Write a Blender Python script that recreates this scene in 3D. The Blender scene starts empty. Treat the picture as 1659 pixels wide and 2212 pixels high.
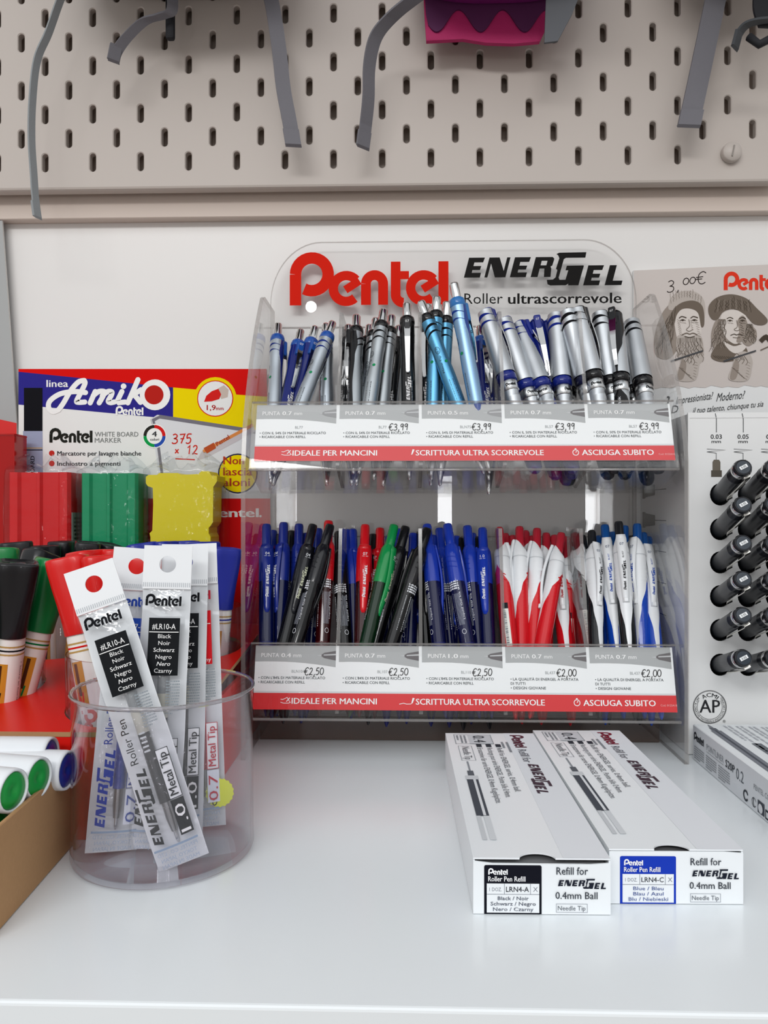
import bpy, bmesh, math, random
from math import sin, cos, tan, pi, radians, sqrt, atan2
from mathutils import Vector, Matrix
from mathutils.geometry import tessellate_polygon
random.seed(7)
SC = bpy.context.scene
COL = SC.collection

# ---------------------------------------------------------------- camera
CAM = Vector((0, 0, 0.170))
PSI = radians(1.6)
FPX = 1650.0
cd = bpy.data.cameras.new('camera')
cd.sensor_fit = 'VERTICAL'; cd.sensor_height = 36.0; cd.lens = FPX / 2212 * 36.0
cd.clip_start = 0.02; cd.clip_end = 50
cam = bpy.data.objects.new('camera', cd); COL.objects.link(cam)
cam.location = CAM; cam.rotation_euler = (pi/2, 0, PSI)
SC.camera = cam
SC.view_settings.view_transform = 'Standard'
SC.view_settings.look = 'None'
SC.view_settings.gamma = 1.0
SC.view_settings.use_curve_mapping = False
SC.view_settings.exposure = 0.0
SC.cycles.transparent_max_bounces = 40
SC.cycles.max_bounces = 10
SC.cycles.caustics_reflective = False
SC.cycles.caustics_refractive = False

# ---------------------------------------------------------------- world and lights
w = bpy.data.worlds.new('world'); SC.world = w; w.use_nodes = True
_nt = w.node_tree; _bg = _nt.nodes['Background']; _bg.inputs[1].default_value = 0.72
_tc = _nt.nodes.new('ShaderNodeTexCoord'); _sx = _nt.nodes.new('ShaderNodeSeparateXYZ'); _rp = _nt.nodes.new('ShaderNodeValToRGB')
_ma = _nt.nodes.new('ShaderNodeMath'); _ma.operation = 'MULTIPLY_ADD'; _ma.inputs[1].default_value = 0.5; _ma.inputs[2].default_value = 0.5
_nt.links.new(_tc.outputs['Generated'], _sx.inputs[0]); _nt.links.new(_sx.outputs[2], _ma.inputs[0]); _nt.links.new(_ma.outputs[0], _rp.inputs[0]); _nt.links.new(_rp.outputs[0], _bg.inputs[0])
_rp.color_ramp.elements[0].position = 0.40; _rp.color_ramp.elements[0].color = (0.42, 0.37, 0.34, 1)      # shop floor below, pale ceiling above
_rp.color_ramp.elements[1].position = 0.75; _rp.color_ramp.elements[1].color = (0.95, 0.98, 1.0, 1)
_e = _rp.color_ramp.elements.new(0.52); _e.color = (0.80, 0.77, 0.75, 1)

def area(name, loc, target, size, power, shape='DISK', col=(1, 1, 1), size_y=None):
    l = bpy.data.lights.new(name, 'AREA'); l.shape = shape; l.size = size
    if size_y: l.size_y = size_y
    l.energy = power; l.color = col
    o = bpy.data.objects.new(name, l); COL.objects.link(o)
    o.location = loc
    o.rotation_euler = (Vector(target) - Vector(loc)).to_track_quat('-Z', 'Y').to_euler()
    return o
area('shop_front_lamp', (-0.70, -2.3, 1.715), (0.0, 0.6, 0.25), 2.2, 32, 'RECTANGLE', (1, 0.99, 0.975), 0.34)
_c = area('ceiling_light_field', (0.0, -2.5, 2.35), (0.0, -2.5, 0.0), 4.2, 47, 'RECTANGLE', (0.97, 0.985, 1), 3.0)
area('ceiling_spot_lamp', (-0.79, -5.1, 1.89), (0.0, 0.6, 0.15), 0.09, 1.6, 'DISK', (1, 0.97, 0.92))
for wx, ww in ((-0.59, 0.10), (0.195, 0.07), (0.92, 0.07)):      # daylight through the narrow shop windows opposite
    area('shop_window_light', (wx, -2.5, 0.24), (wx, 0.6, 0.24), ww, 1.0*ww/0.07, 'RECTANGLE', (0.97, 0.98, 1), 0.34)

# ---------------------------------------------------------------- photograph pixels to points
def ray(px, py):
    dx = (px - 829.5) / FPX; dz = (1106.0 - py) / FPX
    return Vector((dx*cos(PSI) - sin(PSI), dx*sin(PSI) + cos(PSI), dz))
def P(px, py, Y):
    d = ray(px, py); return CAM + d * (Y / d.y)
def G(px, py, z=0.0):
    d = ray(px, py); return CAM + d * ((z - CAM.z) / d.z)
def px_of(p):
    v = Vector(p) - CAM
    c = v.x*cos(PSI) + v.y*sin(PSI); f = -v.x*sin(PSI) + v.y*cos(PSI)
    return 829.5 + FPX*c/f, 1106.0 - FPX*v.z/f

# ---------------------------------------------------------------- materials
def lin(h):
    h = h.lstrip('#'); out = []
    for i in (0, 2, 4):
        c = int(h[i:i+2], 16)/255
        out.append(c/12.92 if c <= 0.04045 else ((c+0.055)/1.055)**2.4)
    return (*out, 1)
MATS = {}
def mat(key, col, rough=0.5, metal=0.0, coat=0.0, spec=0.5, bump=None, vary=0.0):
    if key in MATS: return MATS[key]
    m = bpy.data.materials.new(key); m.use_nodes = True
    b = m.node_tree.nodes['Principled BSDF']
    b.inputs['Base Color'].default_value = lin(col)
    b.inputs['Roughness'].default_value = rough
    b.inputs['Metallic'].default_value = metal
    b.inputs['Coat Weight'].default_value = coat
    b.inputs['Specular IOR Level'].default_value = spec
    nt = m.node_tree
    if bump or vary:
        tc = nt.nodes.new('ShaderNodeTexCoord')
        n = nt.nodes.new('ShaderNodeTexNoise'); n.inputs['Scale'].default_value = bump[0] if bump else 60
        n.inputs['Detail'].default_value = 4
        nt.links.new(tc.outputs['Object'], n.inputs['Vector'])
        if bump:
            bp = nt.nodes.new('ShaderNodeBump'); bp.inputs['Strength'].default_value = bump[1]
            bp.inputs['Distance'].default_value = bump[2] if len(bump) > 2 else 0.001
            nt.links.new(n.outputs['Fac'], bp.inputs['Height']); nt.links.new(bp.outputs['Normal'], b.inputs['Normal'])
        if vary:
            mx = nt.nodes.new('ShaderNodeMix'); mx.data_type = 'RGBA'
            a = lin(col); mx.inputs[6].default_value = a
            mx.inputs[7].default_value = (a[0]*(1-vary), a[1]*(1-vary), a[2]*(1-vary), 1)
            nt.links.new(n.outputs['Fac'], mx.inputs[0]); nt.links.new(mx.outputs[2], b.inputs['Base Color'])
    MATS[key] = m
    return m
def clear(key, tint='#ffffff', rough=0.0, ior=1.49, haze=0.0, hazecol='#ffffff', bump=None, boost=1.0):
    """clear plastic: transparent + Fresnel reflection (+ a little scatter)"""
    if key in MATS: return MATS[key]
    m = bpy.data.materials.new(key); m.use_nodes = True; nt = m.node_tree
    for n in list(nt.nodes): nt.nodes.remove(n)
    N = nt.nodes.new; L = nt.links.new
    out = N('ShaderNodeOutputMaterial'); tr = N('ShaderNodeBsdfTransparent'); gl = N('ShaderNodeBsdfGlossy')
    tr.inputs[0].default_value = lin(tint); gl.inputs['Roughness'].default_value = rough
    fr = N('ShaderNodeFresnel'); ge = N('ShaderNodeNewGeometry'); io = N('ShaderNodeMath'); io.operation = 'MULTIPLY_ADD'
    io.inputs[1].default_value = 1/ior-ior; io.inputs[2].default_value = ior      # the same reflection from both sides of the sheet
    L(ge.outputs['Backfacing'], io.inputs[0]); L(io.outputs[0], fr.inputs['IOR'])
    mx = N('ShaderNodeMixShader')
    if boost != 1.0:
        mm = N('ShaderNodeMath'); mm.operation = 'MULTIPLY'; mm.use_clamp = True; mm.inputs[1].default_value = boost
        L(fr.outputs[0], mm.inputs[0]); L(mm.outputs[0], mx.inputs[0])
    else: L(fr.outputs[0], mx.inputs[0])
    src = tr.outputs[0]
    if haze > 0:
        df = N('ShaderNodeBsdfDiffuse'); df.inputs[0].default_value = lin(hazecol)
        m2 = N('ShaderNodeMixShader'); m2.inputs[0].default_value = haze
        L(tr.outputs[0], m2.inputs[1]); L(df.outputs[0], m2.inputs[2]); src = m2.outputs[0]
    L(src, mx.inputs[1]); L(gl.outputs[0], mx.inputs[2]); L(mx.outputs[0], out.inputs[0])
    if bump:
        tc = N('ShaderNodeTexCoord'); n = N('ShaderNodeTexNoise'); n.inputs['Scale'].default_value = bump[0]; n.inputs['Detail'].default_value = 3
        L(tc.outputs['Object'], n.inputs['Vector'])
        bp = N('ShaderNodeBump'); bp.inputs['Strength'].default_value = bump[1]; bp.inputs['Distance'].default_value = bump[2]
        L(n.outputs['Fac'], bp.inputs['Height']); L(bp.outputs['Normal'], gl.inputs['Normal']); L(bp.outputs['Normal'], fr.inputs['Normal'])
    MATS[key] = m
    return m
def ink(col): return mat('ink_' + col.lstrip('#'), col, 0.65, 0, 0, 0.05)
def plastic(col, rough=0.25): return mat('plastic_%s_%d' % (col.lstrip('#'), rough*100), col, rough, 0, 0.12, 0.32)
def metal(col, rough=0.15): return mat('metal_%s_%d' % (col.lstrip('#'), rough*100), col, rough, 1.0)
ACRYL = clear('clear_acrylic', '#ffffff')
ACRYL_EDGE = clear('acrylic_cut_edge', '#d6d2d0', 0.1, 1.49, 0.16, '#e8e6e4')  # edge glow put into the colour as a pale grey haze
PETG = clear('clear_thin_plastic', '#fbfafc', 0.02, 1.5, 0.004, '#ffffff', None, 1.0)
FILM = clear('crinkled_film', '#f8f9fa', 0.06, 1.5, 0.0, '#ffffff', (60, 0.6, 0.004), 0.5)

# ---------------------------------------------------------------- mesh builder
class MB:
    def __init__(s): s.V = []; s.F = []; s.M = []; s.S = []; s.mats = []
    def mi(s, m):
        if m not in s.mats: s.mats.append(m)
        return s.mats.index(m)
    def add(s, vs, fs, m, smooth=False):
        o = len(s.V); s.V += [tuple(v) for v in vs]
        for f in fs: s.F.append([i+o for i in f]); s.M.append(s.mi(m)); s.S.append(smooth)
        return s
    def box(s, lo, hi, m, X=None):
        x0, y0, z0 = lo; x1, y1, z1 = hi
        vs = [Vector(v) for v in ((x0,y0,z0),(x1,y0,z0),(x1,y1,z0),(x0,y1,z0),(x0,y0,z1),(x1,y0,z1),(x1,y1,z1),(x0,y1,z1))]
        if X: vs = [X @ v for v in vs]
        return s.add(vs, [(3,2,1,0),(4,5,6,7),(0,1,5,4),(1,2,6,5),(2,3,7,6),(3,0,4,7)], m)
    def rbox(s, lo, hi, m, r=0.001, seg=2, X=None):
        bm = bmesh.new(); bmesh.ops.create_cube(bm, size=1)
        c = [(a+b)/2 for a, b in zip(lo, hi)]; d = [b-a for a, b in zip(lo, hi)]
        for v in bm.verts: v.co = Vector([v.co[i]*d[i]+c[i] for i in range(3)])
        bmesh.ops.bevel(bm, geom=bm.edges[:], offset=r, segments=seg, profile=0.5, affect='EDGES')
        bm.verts.index_update()
        vs = [X @ v.co if X else v.co.copy() for v in bm.verts]
        s.add(vs, [[v.index for v in f.verts] for f in bm.faces], m, False); bm.free()
        return s
    def lathe(s, prof, n, m, X=None, smooth=True, caps=True, sq=None):
        """prof: (radius, z) pairs round local z"""
        vs = []; fs = []
        for r, z in prof:
            for k in range(n):
                a = 2*pi*k/n
                x, y = r*cos(a), r*sin(a)
                if sq: x, y = sq(x, y, z)
                vs.append(Vector((x, y, z)))
        for i in range(len(prof)-1):
            for k in range(n):
                k2 = (k+1) % n
                fs.append((i*n+k, i*n+k2, (i+1)*n+k2, (i+1)*n+k))
        if X: vs = [X @ v for v in vs]
        s.add(vs, fs, m, smooth)
        if caps:
            if prof[0][0] > 1e-6: s.add(vs[:n], [list(range(n))[::-1]], m)
            if prof[-1][0] > 1e-6: s.add(vs[-n:], [list(range(n))], m)
        return s
    def grid(s, fn, nu, nv, m, smooth=True, closed=False):
        vs = [fn(i/nu, j/nv) for j in range(nv+1) for i in range(nu+1)]
        fs = [(j*(nu+1)+i, j*(nu+1)+i+1, (j+1)*(nu+1)+i+1, (j+1)*(nu+1)+i) for j in range(nv) for i in range(nu)]
        return s.add(vs, fs, m, smooth)
    def prism(s, poly, fn, h0, h1, m, holes=(), side=None):
        """extruded outline; fn(a, b, h) -> point"""
        loops = [list(poly)] + [list(h) for h in holes]
        flat = [p for l in loops for p in l]; n = len(flat)
        tri = tessellate_polygon([[Vector((p[0], p[1], 0)) for p in l] for l in loops])
        v0 = [fn(p[0], p[1], h0) for p in flat]; v1 = [fn(p[0], p[1], h1) for p in flat]
        s.add(v0, [tuple(t) for t in tri], m); s.add(v1, [tuple(t)[::-1] for t in tri], m)
        o = 0
        for l in loops:
            k = len(l)
            s.add(v0[o:o+k] + v1[o:o+k], [(i, (i+1) % k, k+(i+1) % k, k+i) for i in range(k)], side or m)
            o += k
        return s
    def tube(s, pts, rad, n, m, smooth=True, caps=True):
        pts = [Vector(p) for p in pts]; vs = []; N = len(pts)
        up = Vector((0.13, 0.21, 0.97))
        for i, p in enumerate(pts):
            t = (pts[min(i+1, N-1)] - pts[max(i-1, 0)]).normalized()
            a = t.cross(up).normalized(); b = t.cross(a)
            r = rad(i/(N-1)) if callable(rad) else rad
            for k in range(n): vs.append(p + (a*cos(2*pi*k/n) + b*sin(2*pi*k/n))*r)
        fs = [(i*n+k, i*n+(k+1) % n, (i+1)*n+(k+1) % n, (i+1)*n+k) for i in range(N-1) for k in range(n)]
        if caps: fs += [tuple(range(n))[::-1], tuple(range((N-1)*n, N*n))]
        return s.add(vs, fs, m, smooth)
    def ribbon(s, pts, wid, thick, m):
        """webbing: pts are points, wid the half-width vectors"""
        pts = [Vector(p) for p in pts]; N = len(pts); vs = []
        for i, p in enumerate(pts):
            t = (pts[min(i+1, N-1)] - pts[max(i-1, 0)]).normalized()
            wv = Vector(wid(i/(N-1)) if callable(wid) else wid); nn = t.cross(wv).normalized()*thick/2
            vs += [p-wv-nn, p+wv-nn, p+wv+nn, p-wv+nn]
        fs = [(i*4+k, i*4+(k+1) % 4, i*4+4+(k+1) % 4, i*4+4+k) for i in range(N-1) for k in range(4)]
        fs += [(0, 1, 2, 3), (4*N-1, 4*N-2, 4*N-3, 4*N-4)]
        return s.add(vs, fs, m)
    def nudge(s): s.k = (getattr(s, 'k', 0)+1) % 11; return s.k*1.7e-5      # overlapping strokes never share one plane
    # ---- flat printing; X maps (u, v, h) to space, a Matrix or a function
    def _map(s, X, u, v, h=0.0):
        return X(u, v, h) if callable(X) else X @ Vector((u, v, h*0.6))
    def poly(s, pts, X, m, h=0.0):
        h += s.nudge()
        tri = tessellate_polygon([[Vector((p[0], p[1], 0)) for p in pts]])
        return s.add([s._map(X, p[0], p[1], h) for p in pts], [tuple(t) for t in tri], m)
    def rect(s, u0, v0, u1, v1, X, m, h=0.0, n=1):
        for i in range(n):
            a, b = u0+(u1-u0)*i/n, u0+(u1-u0)*(i+1)/n
            s.add([s._map(X, a, v0, h), s._map(X, b, v0, h), s._map(X, b, v1, h), s._map(X, a, v1, h)], [(0, 1, 2, 3)], m)
        return s
    def frame(s, u0, v0, u1, v1, t, X, m, h=0.0):
        s.rect(u0, v0, u1, v0+t, X, m, h); s.rect(u0, v1-t, u1, v1, X, m, h)
        s.rect(u0, v0, u0+t, v1, X, m, h); s.rect(u1-t, v0, u1, v1, X, m, h); return s
    def disc(s, u, v, r, X, m, h=0.0, n=28, ry=None):
        return s.poly([(u+r*cos(2*pi*k/n), v+(ry or r)*sin(2*pi*k/n)) for k in range(n)], X, m, h)
    def line(s, pts, wd, X, m, h=0.0, closed=False):
        h += s.nudge()
        n = len(pts); L = []; R = []
        pts = [Vector((p[0], p[1])) for p in pts]
        for i, p in enumerate(pts):
            a = pts[(i-1) % n] if (closed or i > 0) else p
            b = pts[(i+1) % n] if (closed or i < n-1) else p
            d1 = (p-a); d2 = (b-p)
            d1 = d1.normalized() if d1.length > 1e-12 else d2.normalized()
            d2 = d2.normalized() if d2.length > 1e-12 else d1
            t = (d1+d2); t = t.normalized() if t.length > 1e-6 else d1
            nn = Vector((-t.y, t.x)); k = 1/max(0.45, abs(nn.dot(Vector((-d1.y, d1.x)))))
            L.append(p+nn*wd/2*k); R.append(p-nn*wd/2*k)
        vs = [s._map(X, p.x, p.y, h) for p in L+R]
        e = n if closed else n-1
        return s.add(vs, [(i, (i+1) % n, n+(i+1) % n, n+i) for i in range(e)], m)
    def text(s, t, u, v, X, m, h=None, w=None, bold=0.0, shear=0.0, align='l', lay=0.0, squeeze=None):
        vs, fs, tw = text_geo(t)
        sy = h if h else None
        if w and not h: sx = w/tw; sy = sx
        elif w: sx = w/tw
        else: sx = sy*(squeeze or 1)
        off = {'l': 0, 'c': -tw*sx/2, 'r': -tw*sx}[align]
        for dx in ((-bold*.9, 0, bold*.9) if bold > .022 else (-bold*.8, bold*.8) if bold > 0 else (0,)):      # heavier weight: struck twice
            s.add([s._map(X, u+off+(x+dx)*sx+shear*y*sy, v+y*sy, lay+(s.nudge() if bold > 0 else 0)) for x, y in vs], fs, m)
        return s
    def build(s, name, parent=None, loc=None):
        me = bpy.data.meshes.new(name)
        me.from_pydata(s.V, [], s.F)
        for m in s.mats: me.materials.append(m)
        me.polygons.foreach_set('material_index', s.M); me.polygons.foreach_set('use_smooth', s.S)
        me.validate(); me.update()
        return link(name, me, parent)
def link(name, me, parent=None):
    o = bpy.data.objects.new(name, me); COL.objects.link(o)
    if parent: o.parent = parent
    return o
_T = {}
def text_geo(t):
    k = t
    if k not in _T:
        c = bpy.data.curves.new('lettering', 'FONT'); c.body = t; c.size = 1/0.682; c.resolution_u = 2
        o = bpy.data.objects.new('lettering', c); me = bpy.data.meshes.new_from_object(o)
        vs = [(v.co.x, v.co.y) for v in me.vertices]; fs = [tuple(p.vertices) for p in me.polygons]
        x0 = min((v[0] for v in vs), default=0); x1 = max((v[0] for v in vs), default=1)
        _T[k] = ([(x-x0, y) for x, y in vs], fs, max(x1-x0, 1e-4))
        bpy.data.meshes.remove(me); bpy.data.objects.remove(o); bpy.data.curves.remove(c)
    return _T[k]
def thing(name, label, cat, group=None, X=None, loc=None):
    o = bpy.data.objects.new(name, None); COL.objects.link(o); o.empty_display_size = 0.01
    if X is not None: o.matrix_world = X
    if loc is not None: o.location = loc
    return tag(o, label, cat, group)
def tag(o, label, cat, group=None, kind=None):
    o['label'] = label; o['category'] = cat
    if group: o['group'] = group
    if kind: o['kind'] = kind
    return o
def structure(o, label):
    o['kind'] = 'structure'; o['label'] = label; return o
def frame_of(o, u, v):
    """matrix of a flat surface: origin, right and up directions; +h points out of the print"""
    u = Vector(u).normalized(); v = Vector(v); v = (v - u*v.dot(u)).normalized(); n = u.cross(v)
    M = Matrix(((u.x, v.x, n.x, o[0]), (u.y, v.y, n.y, o[1]), (u.z, v.z, n.z, o[2]), (0, 0, 0, 1)))
    return M
class Surf:
    """a flat face met by rays through photograph pixels"""
    def __init__(s, o, u, v): s.X = frame_of(o, u, v); s.I = s.X.inverted()
    def at(s, px, py):
        d = ray(px, py); a = s.I @ CAM; b = s.I.to_3x3() @ d
        t = -a.z/b.z; return (a.x+b.x*t, a.y+b.y*t)
    def pts(s, l): return [s.at(*p) for p in l]
    def base(s, x0, y0, x1, y1, lay):
        """map with u along the pixel baseline; returns (map, width)"""
        a = Vector(s.at(x0, y0)); b = Vector(s.at(x1, y1)); d = b-a; L = d.length; d.normalize()
        X = s.X
        def f(u, v, h): return X @ Vector((a.x+d.x*u-d.y*v, a.y+d.y*u+d.x*v, (lay+h)*0.6))
        return f, L
    def text(s, mb, t, x0, y0, x1, y1, m, cap=None, bold=0.0, shear=0.0, lay=0.0003):
        f, L = s.base(x0, y0, x1, y1, lay)
        h = None
        if cap: h = (Vector(s.at(x0, y0-cap)) - Vector(s.at(x0, y0))).length
        mb.text(t, 0, 0, f, m, h=h, w=L, bold=bold, shear=shear)
    def poly(s, mb, pts, m, lay=0.0001): mb.poly(s.pts(pts), s.X, m, lay)
    def line(s, mb, pts, wpx, m, lay=0.0003, closed=False):
        p = s.pts(pts); k = (Vector(s.at(pts[0][0]+1, pts[0][1])) - Vector(p[0])).length
        mb.line(p, wpx*k, s.X, m, lay, closed)
    def disc(s, mb, px, py, r, m, lay=0.0003):
        c = s.at(px, py); k = (Vector(s.at(px+1, py)) - Vector(c)).length
        mb.disc(c[0], c[1], r*k, s.X, m, lay)

# ---------------------------------------------------------------- logos and handwriting
def arc(cx, cy, r, a0, a1, n=14, ry=None):
    return [(cx+r*cos(radians(a0+(a1-a0)*k/n)), cy+(ry or r)*sin(radians(a0+(a1-a0)*k/n))) for k in range(n+1)]
def logo_round(mb, X, u, v, wd, m, lay=0.0, q=14):
    """the rounded five-letter wordmark; wd wide, baseline at v"""
    k = wd/1054.0
    def L(pts, t): mb.line([(u+(x-326)*k, v+(485-y)*k) for x, y in pts], t*k, X, m, lay)
    def A(cx, cy, r, a0, a1): return [(x, 2*cy-y) for x, y in arc(cx, cy, r, a0, a1, q)]
    L([(364, 485), (364, 279)], 76); L(A(473, 279, 109, 180, -118), 76)
    for cx in (702, 1215):
        L(A(cx, 375, 86, 40, 312), 62); L([(cx-6, 384), (cx+88, 324)], 54)
    L([(833, 485), (833, 345)], 65); L(A(890, 345, 57, 180, 0) + [(947, 485)], 65)
    L([(1030, 200), (1030, 408)] + A(1084, 418, 54, 180, 270), 64); L([(1030, 290), (1118, 290)], 54)
    L([(1346, 200), (1346, 485)], 66)
def logo_slant(mb, X, u, v, wd, m, lay=0.0):
    """the slanted bold wordmark with the tall G; wd wide, v is the base of the first letters"""
    k = wd/1042.0
    def Pg(*pts): mb.poly([(u+(x-130)*k, v+(330-y)*k) for x, y in pts], X, m, lay)
    def E(x, y0, y1, w1):
        s = 0.26; H = y1-y0
        def q(a, b): return (x + a + s*(y1-b), b)
        t = H*0.24
        Pg(q(0, y0), q(44, y0), q(44, y1), q(0, y1)); Pg(q(40, y0), q(w1, y0), q(w1-4, y0+t), q(40, y0+t))
        Pg(q(40, y0+H*.42), q(w1-10, y0+H*.42), q(w1-12, y0+H*.62), q(40, y0+H*.62)); Pg(q(40, y1-t), q(w1, y1-t), q(w1, y1), q(40, y1))
    E(130, 197, 330, 106)
    Pg((266, 330), (300, 197), (322, 197), (286, 330)); Pg((300, 197), (368, 197), (408, 330), (336, 330)); Pg((418, 197), (440, 197), (406, 330), (384, 330))
    E(435, 197, 330, 106)
    s = .26
    def q(a, b): return (573 + a + s*(330-b), b)
    Pg(q(0, 197), q(46, 197), q(46, 330), q(0, 330)); Pg(q(44, 197), q(112, 197), q(126, 208), q(126, 222), q(44, 222))
    Pg(q(84, 220), q(126, 220), q(124, 255), q(110, 262), q(84, 262)); Pg(q(44, 252), q(110, 252), q(122, 274), q(44, 274)); Pg(q(76, 272), q(122, 272), q(132, 330), q(88, 330))
    Pg((744, 178), (763, 169), (942, 167), (935, 204), (807, 204), (793, 213), (759, 335), (764, 349), (804, 349), (822, 287), (804, 287), (813, 256), (926, 255), (889, 387), (821, 387), (822, 376), (804, 386), (704, 387), (685, 378), (680, 349), (722, 347), (739, 332), (750, 284), (741, 276), (763, 206), (757, 189))
    E(920, 255, 388, 104)
    Pg((1097, 255), (1143, 255), (1108, 388), (1062, 388)); Pg((1080, 358), (1180, 358), (1172, 388), (1072, 388))
def smooth(p, closed, n=5):
    """round a hand drawn outline or stroke"""
    out = []; N = len(p)
    for i in range(N if closed else N-1):
        g = (lambda k: p[k % N]) if closed else (lambda k: p[min(max(k, 0), N-1)])
        a, b, c, d = g(i-1), g(i), g(i+1), g(i+2)
        for k in range(n):
            t = k/n; f = lambda q: 0.5*(2*b[q]+(c[q]-a[q])*t+(2*a[q]-5*b[q]+4*c[q]-d[q])*t*t+(-a[q]+3*b[q]-3*c[q]+d[q])*t**3)
            out.append((f(0), f(1)))
    if not closed: out.append(p[-1])
    return out
HAND = {
 '0': [arc(.5, .5, .42, 70, 440, 14, .5)], '1': [[(.2, .75), (.55, 1), (.5, 0)]],
 '2': [[(.1, .8), (.3, 1), (.62, .98), (.72, .72), (.45, .35), (.08, .02), (.35, .08), (.9, 0)]],
 '3': [[(.1, .9), (.45, 1), (.75, .82), (.6, .6), (.35, .52), (.7, .45), (.82, .22), (.6, .02), (.2, 0), (.05, .12)]],
 '4': [[(.5, 1), (.1, .45), (.85, .45)], [(.68, .75), (.62, 0)]],
 '5': [[(.85, 1), (.3, .98), (.2, .58), (.55, .62), (.78, .4), (.65, .08), (.3, 0), (.08, .1)]],
 '7': [[(.1, .95), (.85, 1), (.4, 0)], [(.25, .5), (.8, .52)]],
 '8': [[(.7, .9), (.4, 1), (.2, .78), (.5, .55), (.78, .28), (.5, 0), (.2, .22), (.45, .52), (.75, .8), (.68, .92)]],
 '9': [[(.75, .85), (.45, 1), (.15, .78), (.3, .52), (.6, .6), (.76, .9), (.74, .5), (.7, -.05)]],
 ',': [[(.35, .1), (.2, -.3)]], 'x': [[(.1, .7), (.8, .1)], [(.75, .7), (.1, .1)]],
 '€': [[(1.1, .95), (.75, 1.1), (.35, .9), (.25, .5), (.4, .1), (.75, -.02), (1.1, .12)], [(.0, .6), (.8, .64)], [(.0, .42), (.7, .44)]],
}
ADV = {',': .55, '€': 1.25, 'x': 1.0, ' ': .7}
def hand(mb, X, t, u, v, h, wd, m, lay=0.0, slope=0.0, sx=0.8):
    x = 0.0
    for ch in t:
        for st in HAND.get(ch, []):
            q = [(u+(x+a)*h*sx+0.08*b*h, v+b*h+slope*(x+a)*h) for a, b in st]
            mb.line(smooth(q, False, 4) if len(q) > 3 else q, wd, X, m, lay)
        x += ADV.get(ch, 1.02)
def barcode(mb, X, u0, v0, u1, v1, m, lay=0.0, n=22, seed=1, vert=True):
    r = random.Random(seed); p = 0.0; tot = []
    for i in range(n): tot.append((r.choice((1, 1, 2, 3)), r.choice((1, 1, 2))))
    S = sum(a+b for a, b in tot)
    for a, b in tot:
        if vert: q0, q1 = v0+(v1-v0)*p/S, v0+(v1-v0)*(p+a)/S; mb.rect(u0, q0, u1, q1, X, m, lay)
        else: q0, q1 = u0+(u1-u0)*p/S, u0+(u1-u0)*(p+a)/S; mb.rect(q0, v0, q1, v1, X, m, lay)
        p += a+b
def fine_print(mb, X, u0, v0, u1, v1, rows, m, lay=0.0, seed=1):
    """illegibly small rows of print as thin broken bars"""
    r = random.Random(seed); ph = (v1-v0)/rows
    for i in range(rows):
        v = v1-(i+.8)*ph; u = u0
        end = u1 if i < rows-1 else u0+(u1-u0)*.6
        while u < end:
            l = (u1-u0)*r.uniform(.05, .16); mb.rect(u, v, min(u+l, end), v+ph*.5, X, m, lay); u += l+(u1-u0)*.025
# ---------------------------------------------------------------- the setting
WALL = mat('wall_paint', '#dedad5', 0.7)
WHITE_PANEL = mat('white_melamine', '#e1dfdd', 0.35)
COUNTER = mat('white_counter_laminate', '#e6ebee', 0.22, 0, 0, 0.5)
structure(MB().box((-2.2, 0.658, -0.9), (2.2, 0.72, 2.2), WALL).build('wall_back'), 'off white wall behind the shelf')
structure(MB().box((-2.2, -3.2, -0.95), (2.2, 0.72, -0.9), mat('floor_tiles', '#8d847b', 0.4)).build('floor'), 'grey brown shop floor')
structure(MB().box((-0.9, 0.652, -0.02), (0.9, 0.658, 0.4192), WHITE_PANEL).build('trim_1'), 'white back panel above the counter')
structure(MB().rbox((-0.9, 0.6415, P(830, 465, 0.6415).z), (0.9, 0.6579, 0.80), mat('rail_beige', '#cbbdb3', .6), .0006, 1).build('trim_2'), 'beige mounting board behind the pegboard')
mb = MB()
mb.rbox((-0.95, G(830, 2178).y, -0.022), (0.95, 0.653, 0.0), COUNTER, 0.0015, 3)
mb.box((-0.95, 0.275, -0.06), (0.95, 0.652, -0.0222), COUNTER)
tag(mb.build('counter'), 'long white counter top with a straight front edge carrying the pens', 'counter')

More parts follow.
